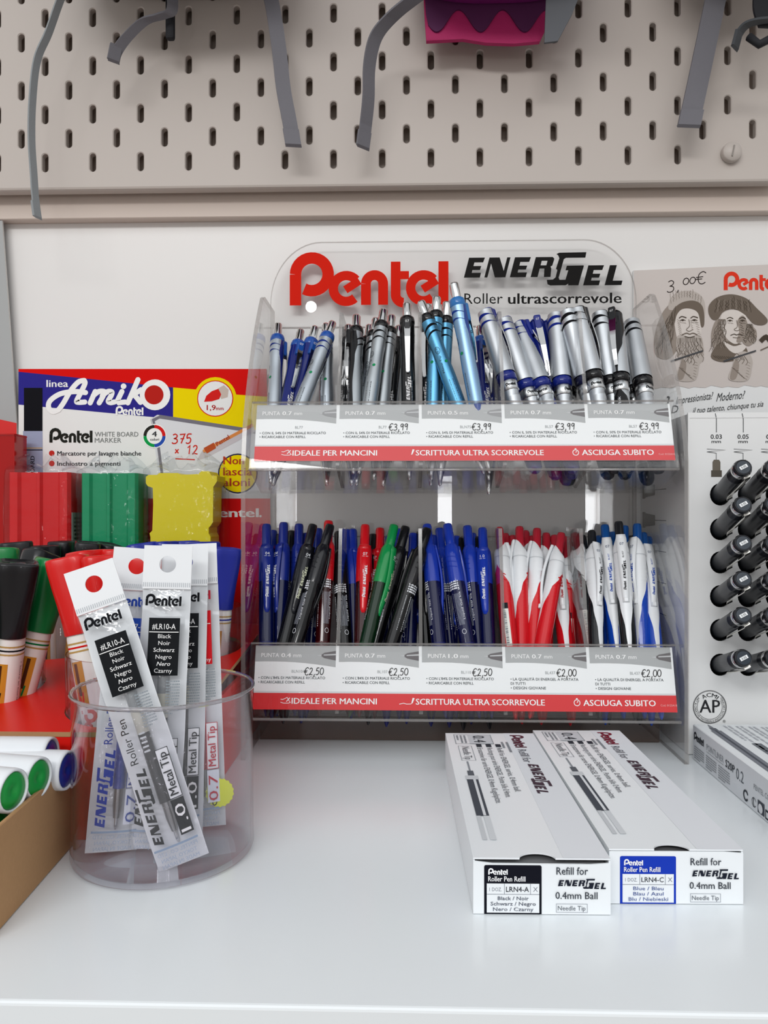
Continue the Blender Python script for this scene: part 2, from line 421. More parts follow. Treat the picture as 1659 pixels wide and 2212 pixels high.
# ---------------------------------------------------------------- pegboard
PEG = mat('pegboard_off_white', '#bbb2ab', 0.5, 0, 0, 0.5)
PY, PT = 0.626, 0.006
Z0 = P(830, 402, PY).z
xr, zr = P(931, 341, PY).x, P(931, 341, PY).z
mb = MB()
def pegmap(a, b, h): return Vector((a, PY + h, b))
XL, XR, ZT = -0.43, 0.305, 0.75
nrow = int((ZT - zr) / 0.02)
slot = []
for k in range(12): slot.append((0.0026*cos(pi*k/11), 0.005 + 0.0026*sin(pi*k/11)))
for k in range(12): slot.append((-0.0026*cos(pi*k/11), -0.005 - 0.0026*sin(pi*k/11)))
def cell(cx, cz, hx, hz):
    """one slotted cell of the board"""
    o = []
    for a, b in slot:
        s = min(hx/abs(a) if abs(a) > 1e-9 else 9e9, hz/abs(b) if abs(b) > 1e-9 else 9e9)
        o.append((a*s, b*s))
    for c in ((1, 1), (-1, 1), (-1, -1), (1, -1)):
        j = min(range(24), key=lambda i: (o[i][0]-c[0]*hx)**2 + (o[i][1]-c[1]*hz)**2); o[j] = (c[0]*hx, c[1]*hz)
    inner = [(cx+a, cz+b) for a, b in slot]; outer = [(cx+a, cz+b) for a, b in o]
    q = [(i, (i+1) % 24, 24+(i+1) % 24, 24+i) for i in range(24)]
    mid = [(cx+a*1.28, cz+b*1.09) for a, b in slot]
    mb.add([pegmap(a, b, 0) for a, b in mid] + [pegmap(a, b, 0) for a, b in outer], q, PEG)
    mb.add([pegmap(a, b, 0.0006) for a, b in inner] + [pegmap(a, b, 0) for a, b in mid], q, PEG)
    mb.add([pegmap(a, b, 0.0006) for a, b in inner] + [pegmap(a, b, PT) for a, b in inner], q, PEG)
    mb.add([pegmap(a, b, PT) for a, b in inner] + [pegmap(a, b, PT) for a, b in outer], q, PEG)
for r in range(nrow):
    off = 0.02 if r % 2 else 0.0
    n0 = -int((xr + off - XL) / 0.04); xs = [xr + off + 0.04*k for k in range(n0, 40) if xr + off + 0.04*k < XR - 0.012]
    cz = zr + 0.02*r
    for x in xs:
        if r == 0 and abs(x - (xr + 0.24)) < 0.01:
            mb.box((x-0.02, PY, cz-0.01), (x+0.02, PY+PT, cz+0.01), PEG); continue
        cell(x, cz, 0.02, 0.01)
    a, b = xs[0]-0.02, xs[-1]+0.02
    if a > XL: mb.box((XL, PY, cz-0.01), (a, PY+PT, cz+0.01), PEG)
    if b < XR: mb.box((b, PY, cz-0.01), (XR, PY+PT, cz+0.01), PEG)
mb.prism([(PY, zr-.01), (PY, Z0+.0022), (PY+.0006, Z0+.0007), (PY+.0022, Z0), (PY+PT+.003, Z0), (PY+PT+.003, zr-.01)], lambda a, b, h: Vector((XL+h, a, b)), 0, XR-XL, PEG)
peg = mb.build('pegboard')
tag(peg, 'off white pegboard with staggered upright slots mounted above the counter', 'pegboard')
mb = MB()
for x in (-0.36, -0.12, 0.12, 0.28):
    mb.lathe([(0.008, 0), (0.008, 0.0092)], 16, PEG, Matrix.Translation((x, PY+PT, Z0+0.012)) @ Matrix.Rotation(-pi/2, 4, 'X'))
mb.build('spacer', peg)
kx = P(1577, 333, PY)
mb = MB(); Xk = Matrix.Translation((kx.x, PY-0.0005, kx.z)) @ Matrix.Rotation(pi/2, 4, 'X')
mb.lathe([(0.0078, 0), (0.0078, 0.004), (0.0072, 0.0052), (0.0001, 0.0056)], 28, PEG, Xk)
mb.box((-0.0005, -0.0045, 0.0052), (0.0005, 0.0045, 0.0062), mat('knob_slot', '#8b857f', 0.6), Xk @ Matrix.Rotation(-0.2, 4, 'Z'))
mb.build('screw_cap', peg)

# ---------------------------------------------------------------- backpacks hanging on the pegboard
NYLON = mat('black_nylon', '#26272b', 0.75, 0, 0, 0.3, (900, 0.3, 0.0004))
WEB = mat('grey_webbing', '#706f75', 0.7, 0, 0, 0.3, (1400, 0.5, 0.0004))
WEBL = mat('pale_grey_webbing', '#8e9396', 0.7, 0, 0, 0.3, (1400, 0.5, 0.0004))
PURPLE = mat('purple_nylon', '#761566', 0.6, 0, 0, 0.4, (900, 0.3, 0.0004))
PURPLE_D = mat('dark_purple_nylon', '#4d0c46', 0.7)
MAGENTA = mat('magenta_nylon', '#b01c60', 0.6, 0, 0, 0.4, (900, 0.3, 0.0004))
def bagbody(x0, x1, zb, y0, y1, h, m):
    b = MB()
    def fn(s, t):
        a = 2*pi*s; e = max(1e-7, sin(min(t, 0.1)/0.1*pi/2))**0.45 if t < 0.1 else 1.0
        if t > 0.8: e *= max(0.05, 1 - ((t-0.8)/0.2)**2)**0.5
        c, d = cos(a), sin(a); g = (abs(c)**3.0 + abs(d)**3.0)**(-1/3.0)
        return Vector(((x0+x1)/2 + (x1-x0)/2*c*g*e, (y0+y1)/2 + (y1-y0)/2*d*g*e, zb + h*t + 0.006*(1-e)))
    b.grid(fn, 48, 60, m)
    return b
def strap(name, pxs, Y, half, m, parent, thick=0.0016, edge=0.0, tab=True, ys=None):
    pts = []
    for i in range(len(pxs)-1):
        for k in range(6):
            t = k/6; p0 = pxs[max(i-1, 0)]; p1 = pxs[i]; p2 = pxs[i+1]; p3 = pxs[min(i+2, len(pxs)-1)]
            f = lambda a, b, c, d: 0.5*(2*b + (c-a)*t + (2*a-5*b+4*c-d)*t*t + (-a+3*b-3*c+d)*t**3)
            y = (ys[i]*(1-t)+ys[i+1]*t) if ys else Y
            pts.append(P(f(p0[0], p1[0], p2[0], p3[0]), f(p0[1], p1[1], p2[1], p3[1]), y))
    pts.append(P(*pxs[-1], ys[-1] if ys else Y))
    b = MB(); wv = Vector((cos(edge), sin(edge), 0))*half
    b.ribbon(pts, wv, thick, m)
    o = b.build(name, parent)
    if tab:
        d = (pts[-1]-pts[-3]).normalized(); e = pts[-1]
        b = MB(); b.ribbon([e-d*0.012+Vector((0, -0.0014, 0)), e+Vector((0, -0.0016, 0)), e+d*0.0008], wv*1.08, 0.0022, m)
        b.build('strap_end', o)
    return o
zt = P(300, -6, 0.56).z
bag1 = thing('backpack', 'black backpack hanging at upper left with three dangling grey webbing straps', 'backpack', loc=(-0.19, 0.57, zt))
def into(root, o): o.parent = root; o.matrix_parent_inverse = root.matrix_world.inverted(); return o
bpy.context.view_layer.update()
into(bag1, bagbody(P(90, 0, .57).x, P(640, 0, .57).x, P(300, 8, .61).z, 0.49, 0.618, 0.30, NYLON).build('body'))
for nm, pl, Y, hw, m, ed in (
    ('strap', [(160, -60), (132, -5), (105, 70), (80, 130), (70, 215), (68, 300), (73, 380), (76, 425), (82, 470)], 0.585, 0.0030, WEBL, 1.15),
    ('strap', [(570, -60), (588, 10), (602, 100), (612, 190), (625, 260), (634, 314)], 0.60, 0.0058, WEB, 0.15)):
    into(bag1, strap(nm, pl, Y, hw, m, None, ed and 0.0016, ed))
into(bag1, strap('strap_loop', [(370, -40), (372, 20), (350, 34), (312, 46), (275, 80), (252, 112), (246, 132)], 0.59, 0.0042, WEB, None, 0.0018, 0.7))
b = MB(); b.rbox((-0.0035, -0.003, -0.028), (0.0035, 0.003, 0.02), NYLON, 0.002, 2, Matrix.Translation(P(368, 10, 0.60)))
into(bag1, b.build('buckle'))

pc = P(1085, 48, 0.565)
bag2 = thing('backpack', 'purple backpack with a scalloped magenta base flap hanging at the top centre', 'backpack', loc=pc)
bpy.context.view_layer.update()
into(bag2, bagbody(P(872, 0, .565).x, P(1300, 0, .565).x, P(1085, 31, .60).z, 0.515, 0.622, 0.30, PURPLE).build('body'))
Yp = 0.602
SP = Surf(P(905, 95, Yp), (1, 0, 0), (0, 0, 1))
flap = [(914, -40), (917, 30), (921, 88), (1000, 84), (1050, 92), (1110, 94), (1166, 89), (1182, 55), (1200, -40)]
b = MB(); b.prism(SP.pts(flap), lambda a, c, h: SP.X @ Vector((a, c, h)), -0.004, 0.0, MAGENTA)
fl = into(bag2, b.build('base_flap'))
sc = [(916, -40), (920, 30)] + [(925+i*4.5, 47-24*cos((i*4.5-18)/95*2*pi+pi)) for i in range(57)] + [(1190, 20), (1198, -40)]
b = MB(); b.prism(SP.pts(sc), lambda a, c, h: SP.X @ Vector((a, c, h)), 0.0001, 0.0016, PURPLE_D)
into(bag2, b.build('scallop_trim'))
into(bag2, strap('strap', [(935, -30), (888, 2), (845, 38), (812, 80), (798, 140), (796, 210), (790, 270), (784, 318)], 0.59, 0.0056, WEB, None, 0.0016, 0.75, True, [.56, .57, .58, .585, .59, .595, .6, .6]))
b = MB(); ST = Surf(P(1200, 60, 0.575), (1, 0, 0), (0, 0, 1))
b.prism(ST.pts([(1180, -10), (1252, -10), (1236, 30), (1205, 88), (1176, 92)]), lambda a, c, h: ST.X @ Vector((a, c, h)), -0.002, 0, mat('slate_webbing', '#54575c', .7))
into(bag2, b.build('side_tab'))

bag3 = thing('backpack', 'dark backpack at upper right corner with one wide grey strap and buckle', 'backpack', loc=P(1640, -10, 0.57))
bpy.context.view_layer.update()
into(bag3, bagbody(P(1440, 0, .57).x, P(1900, 0, .57).x, P(1600, -25, .61).z, 0.49, 0.618, 0.30, NYLON).build('body'))
into(bag3, strap('strap', [(1553, -40), (1541, 20), (1524, 100), (1507, 180), (1494, 240), (1487, 272)], 0.60, 0.0083, WEB, None, 0.0016, 0.1))
into(bag3, strap('strap', [(1650, -30), (1648, 20), (1660, 60)], 0.58, 0.0075, NYLON, None, 0.002, 0.1, False))
into(bag3, strap('strap_loop', [(1672, 42), (1636, 46), (1610, 56), (1594, 78), (1586, 104)], 0.575, 0.004, mat('dark_webbing', '#3c3f43', .7), None, 0.0018, 0.8))
b = MB(); b.tube([P(1618, 80, .575), P(1640, 96, .57), P(1675, 78, .57)], 0.003, 8, NYLON); into(bag3, b.build('buckle'))

# ---------------------------------------------------------------- the clear pen display
CARD = mat('white_card', '#eef1f2', 0.6); GREY = mat('header_grey', '#a9acad', 0.55); RED = mat('label_red', '#d41820', 0.55)
DX0, DX1 = -0.1135, 0.192
disp = thing('pen_display', 'clear acrylic two tier pen display with red and black header sign', 'pen display', loc=(0.04, 0.58, 0))
def yz(x0):
    return lambda a, b, h: Vector((x0+h, a, b)) - Vector((0.04, 0.58, 0))
D0 = Vector((0.04, 0.58, 0))
prof = [(.520, 0), (.520, .18), (.5205, .205), (.525, .228), (.534, .251), (.545, .273), (.557, .2935), (.570, .312), (.582, .3275), (.5895, .336), (.594, .338), (.638, .338), (.638, 0)]
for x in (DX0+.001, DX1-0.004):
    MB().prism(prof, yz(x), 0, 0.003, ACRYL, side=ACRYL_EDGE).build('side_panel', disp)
zt = P(950, 520, .64).z
rx, rz = 0.043, 0.052
hp = [(DX0, 0), (DX1, 0)] + [(DX1-rx+rx*sin(radians(90-a))*1.0, zt-rz+rz*sin(radians(a))) for a in range(0, 91, 6)] + [(DX0+rx-rx*sin(radians(a)), zt-rz+rz*cos(radians(a))) for a in range(0, 91, 6)]
SH = Surf((DX0, 0.6399, 0), (1, 0, 0), (0, 0, 1))
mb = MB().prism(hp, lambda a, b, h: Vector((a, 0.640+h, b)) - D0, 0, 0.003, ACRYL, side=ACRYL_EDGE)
bp_ = mb.build('header_panel', disp)
def rel(X, d=D0):
    T = Matrix.Translation(-Vector(d)); return T @ X
SHX = rel(SH.X)
HRED, HBLK = mat('header_red', '#d51e0a', 0.5, 0, 0, .05), mat('header_black', '#12100f', 0.5, 0, 0, .1)
mb = MB()
a = SH.at(626, 660); b_ = SH.at(969, 660); logo_round(mb, SHX, a[0], a[1], b_[0]-a[0], HRED, 0.0002, 24)
mb.build('red_logo', bp_)
mb = MB()
a = SH.at(1002, 600); b_ = SH.at(1342, 600); logo_slant(mb, SHX, a[0], a[1], b_[0]-a[0], HBLK, 0.0002)
for t, x0, x1, bo in (('Roller', 1003, 1086, 0.0), ('ultrascorrevole', 1098, 1342, 0.03)):
    a = SH.at(x0, 656.5); b_ = SH.at(x1, 656.5); c_ = SH.at(x0, 634)
    mb.text(t, a[0], a[1], SHX, HBLK, h=c_[1]-a[1], w=b_[0]-a[0], bold=bo, lay=0.0002)
mb.build('black_lettering', bp_)

TX0, TX1 = -0.1085, 0.187
LX0 = -0.1052
PITCH = 0.058
def offset_poly(pl, t):
    """polyline thickened to one side"""
    out = []
    for i, p in enumerate(pl):
        a = Vector(pl[max(i-1, 0)]); b = Vector(pl[min(i+1, len(pl)-1)]); c = Vector(p)
        d1 = (c-a).normalized() if i > 0 else (b-c).normalized(); d2 = (b-c).normalized() if i < len(pl)-1 else d1
        n = Vector((-(d1+d2).y, (d1+d2).x)).normalized(); k = 1/max(0.5, n.dot(Vector((-d1.y, d1.x))))
        out.append(tuple(c - n*t*k))
    return list(pl) + out[::-1]
BLK, DGR, MGR = ink('#1a1a1a'), ink('#4c5356'), ink('#b0b4b5')
WHT = ink('#f4f4f4')
def label_card(tray, ytop, ztop, ylip, zlip, rows, faded):
    o = Vector((LX0, ylip+0.0022, zlip+0.002)); v = Vector((0, ytop-ylip, ztop-zlip-0.002))
    H = v.length; X = rel(frame_of(o, (1, 0, 0), v)); Wd = 0.29
    mb = MB(); mb.box((0, 0, -0.0004), (Wd, H, 0), CARD, X)
    k = H/0.0430; U = 0.001
    red = RED; mb.rect(0, 0, Wd, 11.0*U*k, X, red, .0001)
    shade = mat('label_soft_grey', '#d2d6d8', .6); mb.rect(0, 11*U*k, Wd, 12.2*U*k, X, shade, .0001)
    for i, (punta, code, price, bl, nib) in enumerate(rows):
        x0 = i*PITCH + (0.0008 if i else 0); x1 = (i+1)*PITCH - 0.0014
        g = [(x0, H), (x0, H*.745)] + [(x0+(x1-x0)*t, H*(.745+.012*sin(t*pi)-.085*t*t)) for t in [q/8 for q in range(1, 9)]] + [(x1, H)]
        mb.poly(g, X, GREY, .0001)
        b0 = x0+0.0042
        mb.text('PUNTA', b0, H*.815, X, WHT, h=2.75*U, w=.0125, lay=.0003)
        mb.text(punta, b0+.0142, H*.815, X, WHT, h=2.75*U, w=.0066, bold=.025, lay=.0003)
        mb.text('mm', b0+.0225, H*.815, X, WHT, w=.0056, lay=.0003)
        nb, nl = ink('#6d6a6c' if nib == 'd' else '#97989a'), ink('#c4c6c8')
        xe = x1; yc = H*.845
        mb.poly([(xe, yc+.0032), (xe-.008, yc+.0018), (xe-.0100, yc+.0006), (xe-.0100, yc-.0006), (xe-.008, yc-.0018), (xe, yc-.0034)], X, nb, .0003)
        mb.poly([(xe, yc+.0012), (xe-.0085, yc+.0006), (xe-.0085, yc-.0001), (xe, yc+.0002)], X, nl, .0004)
        mb.poly([(xe-.0100, yc+.0004), (xe-.0128, yc+.0001), (xe-.0128, yc-.0001), (xe-.0100, yc-.0004)], X, nl, .0003)
        mb.text(code, x0+.0305, H*.572, X, MGR, h=1.9*U, bold=.02, align='r' if False else 'c', lay=.0003)
        if price: hand(mb, X, price, x0+.0345, H*.535, 4.6*U, .0005, BLK, .0004, 0.02, 0.62)
        for j, t in enumerate(bl):
            mb.text(t[0], b0-.0012, H*(.472-.068*j), X, DGR, h=1.75*U, w=t[1], bold=.012, lay=.0003)
    for t, u0, u1 in (('IDEALE PER MANCINI', .0268, .0855), ('SCRITTURA ULTRA SCORREVOLE', .1125, .2005), ('ASCIUGA SUBITO', .2268, .2757)):
        mb.text(t, u0, H*.09, X, WHT, h=3.9*U, w=u1-u0, bold=.03, lay=.0003)
    mb.text('Cod. 0125A18', .279, H*.09, X, ink('#e8b0b0'), h=1.3*U, lay=.0003)
    c = .2225, H*.135
    mb.line(arc(c[0], c[1], .0020, 0, 360, 24), .0005, X, WHT, .0003); mb.line([c, (c[0]+.0008, c[1]+.0012)], .0005, X, WHT, .0003)
    mb.rect(c[0]-.0006, c[1]+.0024, c[0]+.0006, c[1]+.0031, X, WHT, .0003)
    hx, hz = .019, H*.09
    mb.line([(hx, hz+.001), (hx+.002, hz+.0004), (hx+.0055, hz+.0004), (hx+.0068, hz+.0008), (hx+.0045, hz+.0042), (hx+.0015, hz+.0028), (hx, hz+.003)], .0004, X, WHT, .0003)
    mb.line([(hx+.004, hz+.0014), (hx+.0064, hz+.004)], .0006, X, WHT, .0003)
    mb.poly([(.1092, hz+.0004), (.1102, hz+.0045), (.1116, hz+.0043), (.1102, hz+.0009)], X, WHT, .0003)
    if not faded: mb.line([(.101, hz+.0002), (.104, hz+.0009), (.106, hz+.0003), (.1092, hz+.0004)], .0004, X, WHT, .0003)
    mb.build('label_card', tray)
M54 = [('• CON IL 54% DI MATERIALE RICICLATO', .0465), ('• RICARICABILE CON REFILL', .0325)]
M50 = [('• CON IL 50% DI MATERIALE RICICLATO', .0465), ('• RICARICABILE CON REFILL', .0325)]
M84 = [("• CON L'84% DI MATERIALE RICICLATO", .0465), ('• RICARICABILE CON REFILL', .0325)]
MQ = [('• LA QUALITÀ DI ENERGEL A PORTATA', .0465), ('   DI TUTTI', .0100), ('• DESIGN GIOVANE', .0240)]
UP = dict(ytop=.5376, ztop=P(900, 873, .5376).z, ylip=.526, zlip=P(900, 1001, .526).z, fback=(.572, .184), btop=(.626, .3215))
LO = dict(ytop=.5330, ztop=P(900, 1397, .533).z, ylip=.522, zlip=P(900, 1543, .522).z, fback=(.568, .0175), btop=(.618, .150))
T = 0.0022
for tr, rows, dtop in ((UP, [('0.7', 'BL77', '', M54, 'l'), ('0.7', 'BL77', '€3,99', M54, 'l'), ('0.5', 'BLN75', '€3,99', M54, 'l'), ('0.7', 'BL57', '€3,99', M50, 'd'), ('0.7', 'BL57', '€3,99', M50, 'd')], (.560, .6105, .3165)),
                       (LO, [('0.4', 'BLN104', '€2,50', M84, 'd'), ('0.7', 'BL107', '€2,50', M84, 'd'), ('1.0', 'BL110', '€2,50', M84, 'd'), ('0.7', 'BL437', '€2,00', MQ, 'd'), ('0.7', 'BL437', '€2,00', MQ, 'd')], (.556, .600, .158))):
    pl = [(tr['ytop'], tr['ztop']+.0015), (tr['ylip'], tr['zlip']-.004), tr['fback'], tr['btop']]
    if tr is LO: pl = pl[:3] + [tr['btop']]
    mb = MB(); mb.prism(offset_poly(pl, -T)[:], lambda a, b, h: Vector((TX0+h, a, b)) - D0, 0, TX1-TX0, ACRYL, side=None)
    e = 0.0006
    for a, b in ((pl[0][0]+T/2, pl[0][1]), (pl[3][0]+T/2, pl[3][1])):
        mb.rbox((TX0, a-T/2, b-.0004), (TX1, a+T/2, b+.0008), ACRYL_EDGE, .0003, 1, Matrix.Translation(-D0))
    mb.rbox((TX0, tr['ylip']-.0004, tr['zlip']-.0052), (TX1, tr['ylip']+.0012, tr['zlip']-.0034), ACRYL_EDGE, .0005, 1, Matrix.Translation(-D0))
    tray = mb.build('tray', disp)
    fy, fz = tr['fback']
    for k in range(1, 5):
        dp = [(tr['ylip']+.004, tr['zlip']-.001), (tr['ytop']+.0035, tr['ztop']+.001), (dtop[0], dtop[2]), (dtop[1], dtop[2]), (fy+T+.001, fz+.004)]
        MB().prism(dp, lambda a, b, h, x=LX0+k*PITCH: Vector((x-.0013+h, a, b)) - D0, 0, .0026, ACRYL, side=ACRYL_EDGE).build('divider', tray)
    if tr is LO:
        MB().box((TX0, fy, 0.0003), (TX1, fy+T, fz), clear('shade_tinted_acrylic', '#d8cec9', 0.02, 1.49, .16, '#85766e'), Matrix.Translation(-D0)).build('riser', tray)  # dark reflection and shade under the tray put into the riser's brown tint
    label_card(tray, tr['ytop'], tr['ztop'], tr['ylip'], tr['zlip'], rows, tr is UP)
# ---------------------------------------------------------------- pens
def cyl(R):
    """wrap: u along the arc (0 = front), v along the axis"""
    return lambda u, v, h: Vector(((R(v)+h)*sin(u/R(v)), -(R(v)+h)*cos(u/R(v)), v))
def pt(R, phi, z, h=0.0): return Vector(((R+h)*sin(phi), -(R+h)*cos(phi), z))
def two_tone(mb, zs, R, phib, mF, mB, nF=10, nB=14):
    for z in range(len(zs)-1):
        a, b = zs[z], zs[z+1]
        for lo, hi, n, m in ((lambda q: -phib(q), lambda q: phib(q), nF, mF), (lambda q: phib(q), lambda q: 2*pi-phib(q), nB, mB)):
            vs = []; 
            for q in (a, b):
                for i in range(n+1): vs.append(pt(R(q), lo(q)+(hi(q)-lo(q))*i/n, q))
            if hi(a)-lo(a) < 1e-3 and hi(b)-lo(b) < 1e-3: continue
            mb.add(vs, [(i, i+1, n+2+i, n+1+i) for i in range(n)], m, True)
def interp(tab):
    def f(z):
        if z <= tab[0][0]: return tab[0][1]
        for (a, b), (c, d) in zip(tab, tab[1:]):
            if z <= c:
                t = (z-a)/(c-a); t = t*t*(3-2*t); return b+(d-b)*t
        return tab[-1][1]
    return f
def steps(a, b, n): return [a+(b-a)*i/n for i in range(n+1)]
CHROME = metal('#dcdcdc', 0.08); STEEL = metal('#cfd0d2', 0.22)
def vert(mb, X, t, u, z0, z1, m, h, bold=0.0, lay=.0001, shear=0.0):
    """print running up the axis"""
    f = (lambda a, b, c: X(u-b, z0+a, c)) if callable(X) else (lambda a, b, c: X @ Vector((u-b, z0+a, c)))
    mb.text(t, 0, 0, f, m, h=h, w=z1-z0, bold=bold, lay=lay, shear=shear)
def vlogo(mb, fn, X, u, z0, wd, m, lay=.0001):
    f = (lambda a, b, c: X(u-b, z0+a, c)) if callable(X) else (lambda a, b, c: X @ Vector((u-b, z0+a, c)))
    if fn is logo_round: fn(mb, f, 0, 0, wd, m, lay, 6)
    else: fn(mb, f, 0, 0, wd, m, lay)
def front(y): return lambda u, v, h: Vector((u, -y-h, v))
PROTO = {}
def proto(key, parts):
    """parts: list of (name, MB, [children])"""
    out = []
    for nm, mb, ch in parts:
        o = mb.build(nm); me = o.data; bpy.data.objects.remove(o)
        kids = []
        for n2, m2 in ch:
            o2 = m2.build(n2); kids.append((n2, o2.data)); bpy.data.objects.remove(o2)
        out.append((nm, me, kids))
    PROTO[key] = out
def spawn(key, root):
    for nm, me, kids in PROTO[key]:
        o = link(nm, me, root)
        for n2, m2 in kids: link(n2, m2, o)

def make_click(key, dark, silver, stripe, accent=None, LEN=.143):
    D = plastic(dark, .18); S = metal(silver, .42); K = ink(stripe); A = plastic(accent or dark, .15)
    R = interp([(.050, .0055), (.075, .0056), (.098, .0051), (.115, .0056), (.125, .0055)])
    ph = interp([(.050, 1.25), (.075, 1.1), (.1, 1.35), (.112, 1.75), (.125, 1.5)])
    tip = MB().lathe([(.0004, 0), (.0012, .0006), (.0018, .005), (.0040, .0165), (.0046, .020)], 18, STEEL)
    grip = MB().lathe([(.0047, .020), (.0053, .030), (.0054, .040), (.0055, .0502)], 20, D)
    b = MB(); two_tone(b, steps(.050, .1245, 26), R, ph, D, S)
    for z0, wdt in ((.1185, .0022), (.1130, .0017)):
        n = 20; vs = []
        for i in range(n+1):
            t = i/n; p = ph(z0)*.98 + (2*pi-2*ph(z0)*.98)*t
            zz = z0 + .0028*sin(t*pi) - .003*(1-t); w2 = wdt*(.25+.75*sin(pi*min(1, t*1.15+.1)))
            vs += [pt(R(zz), p, zz-w2/2, .00006), pt(R(zz), p, zz+w2/2, .00006)]
        b.add(vs, [(2*i, 2*i+2, 2*i+3, 2*i+1) for i in range(n)], K, True)
    W = cyl(R); q = pi*R(.09)
    vert(b, W, 'Metal Tip', q*.86, .080, .094, ink('#30363c'), .0014); b.line([(q*.86-.0008+.0017*cos(t), .0985+.0028*sin(t)) for t in steps(0, 2*pi, 16)], .0003, W, ink('#30363c'), .0001)
    vert(b, W, '0.7', q*.86, .0966, .1005, ink('#30363c'), .0015)
    barcode(b, W, q*.93, .056, q*.93+.0032, .074, ink('#3a3f44'), .0001, 20, 3)
    b.disc(q*1.05, .0885, .0012, W, ink('#1f8a55'), .0001, 10)
    vlogo(b, logo_slant, W, .0012, .060, .019, ink('#e8e8ea'))
    vert(b, W, 'Liquid Gel Ink', .0032, .060, .076, ink('#b8bcc4'), .0010)
    collar = MB().lathe([(.0055, .1244), (.0058, .1252), (.0058, .128), (.0054, .1300), (.0040, .1312)], 24, A)
    push = MB().lathe([(.0034, .131), (.0034, .1415), (.0030, .1427), (.0016, .1430)], 18, CHROME)
    clip = MB(); n = 10
    vs = []
    for i in range(n+1):
        t = i/n; z = .1225-.040*t; w2 = .0024*(1-.45*t); y = -.0063-.0019*sin(pi*t)*.8-.0004
        vs += [(-w2, y, z), (w2, y, z), (w2, y-.0007, z), (-w2, y-.0007, z)]
    clip.add(vs, [(4*i+k, 4*i+(k+1) % 4, 4*i+4+(k+1) % 4, 4*i+4+k) for i in range(n) for k in range(4)] + [(0, 1, 2, 3), (4*n+3, 4*n+2, 4*n+1, 4*n)], CHROME)
    clip.rbox((-.0014, -.0072, .0815), (.0014, -.0050, .084), CHROME, .0005, 1)
    base = MB().rbox((-.0030, -.0080, .1135), (.0030, -.0035, .1275), A, .0012, 2)
    base.text('07', 0, .1225, front(.0081), ink('#e6e6e6'), h=.0021, align='c')
    proto(key, [('tip', tip, []), ('grip', grip, []), ('barrel', b, []), ('collar', collar, []), ('push_button', push, []), ('clip', clip, [('clip_mount', base)])])
make_click('click_blue', '#13206e', '#bcc4cc', '#1c2c78', '#1f4fa0')
make_click('click_black', '#121214', '#b3b9bd', '#111114')
make_click('click_sky_black', '#141417', '#5f9cc0', '#0f1013')
make_click('click_sky_blue', '#1b3f8f', '#8fb0d0', '#203a86', '#2d6fb0')

def make_capped(key, dark, deep):
    D = plastic(dark, .12); S = metal('#c4c8cc', .46); K = ink(dark); DD = plastic(deep, .2)
    Rb = lambda z: .0057
    tipd = MB().lathe([(.0008, 0), (.0034, .0012), (.0050, .0042), (.0055, .0085), (.0057, .016)], 20, DD)
    b = MB(); two_tone(b, steps(.016, .066, 10), Rb, interp([(.016, 1.2), (.058, 1.25), (.066, .25)]), D, S)
    W = cyl(lambda v: .0057)
    vert(b, W, 'Liquid Gel Ink', .0005, .034, .060, ink('#dfe3ea'), .0019, .02)
    band = MB().lathe([(.0058, .0660), (.0064, .0665), (.0064, .0735), (.0060, .0740)], 22, metal('#d3d6d8', .3))
    W2 = cyl(lambda v: .0065)
    for u in (-.004, .0095, -.0165): logo_round(band, W2, u-.001, .0686, .0078, ink('#1a1a1c'), .0001, 6)
    ring = MB().lathe([(.0060, .0740), (.0071, .0745), (.0073, .0790), (.0068, .0806), (.0066, .0812)], 24, D)
    R = interp([(.081, .0074), (.10, .0071), (.122, .0068), (.136, .0062)])
    ph = interp([(.081, .10), (.094, .22), (.108, .85), (.122, 1.35), (.136, 1.5)])
    cap = MB(); two_tone(cap, steps(.081, .136, 26), R, ph, D, S, 10, 18)
    for z0, wdt in ((.1300, .0030), (.1236, .0022)):
        n = 22; vs = []
        for i in range(n+1):
            t = i/n; p = ph(z0) + (2*pi-2*ph(z0))*t
            zz = z0 + .003*sin(t*pi) - .004*(1-t); w2 = wdt*(.15+.85*sin(pi*min(1, t*1.1+.05)))
            vs += [pt(R(zz), p, zz-w2/2, .00015), pt(R(zz), p, zz+w2/2, .00015)]
        cap.add(vs, [(2*i, 2*i+2, 2*i+3, 2*i+1) for i in range(n)], K, True)
    top = MB()
    top.grid(lambda s, t: Vector((.0062*(1-t*t)**.5*cos(2*pi*s), .0062*(1-t*t)**.5*sin(2*pi*s), .136 + .0030*t*(1 - .55*sin(2*pi*s)*(1-t*.3)) - 0.0006*sin(2*pi*s)*(1-t))), 24, 6, D)
    top.rbox((-.0028, -.0086, .124), (.0028, -.0034, .1395), D, .0012, 2)
    top.text('07', 0, .1345, front(.00865), ink('#dddddd'), h=.0018, align='c')
    clip = MB(); pts = [Vector((0, -.0080-.0026*sin(pi*t), .128-.042*t)) for t in steps(0, 1, 10)]
    clip.ribbon(pts, lambda t: Vector((.0026*(1-.5*t), 0, 0)), .0009, CHROME)
    proto(key, [('barrel', b, [('rounded_end', tipd)]), ('name_band', band, []), ('ring', ring, []), ('cap', cap, [('cap_top', top), ('clip', clip)])])
make_capped('capped_blue', '#16257c', '#2a1d6a'); make_capped('capped_black', '#131316', '#15161e')

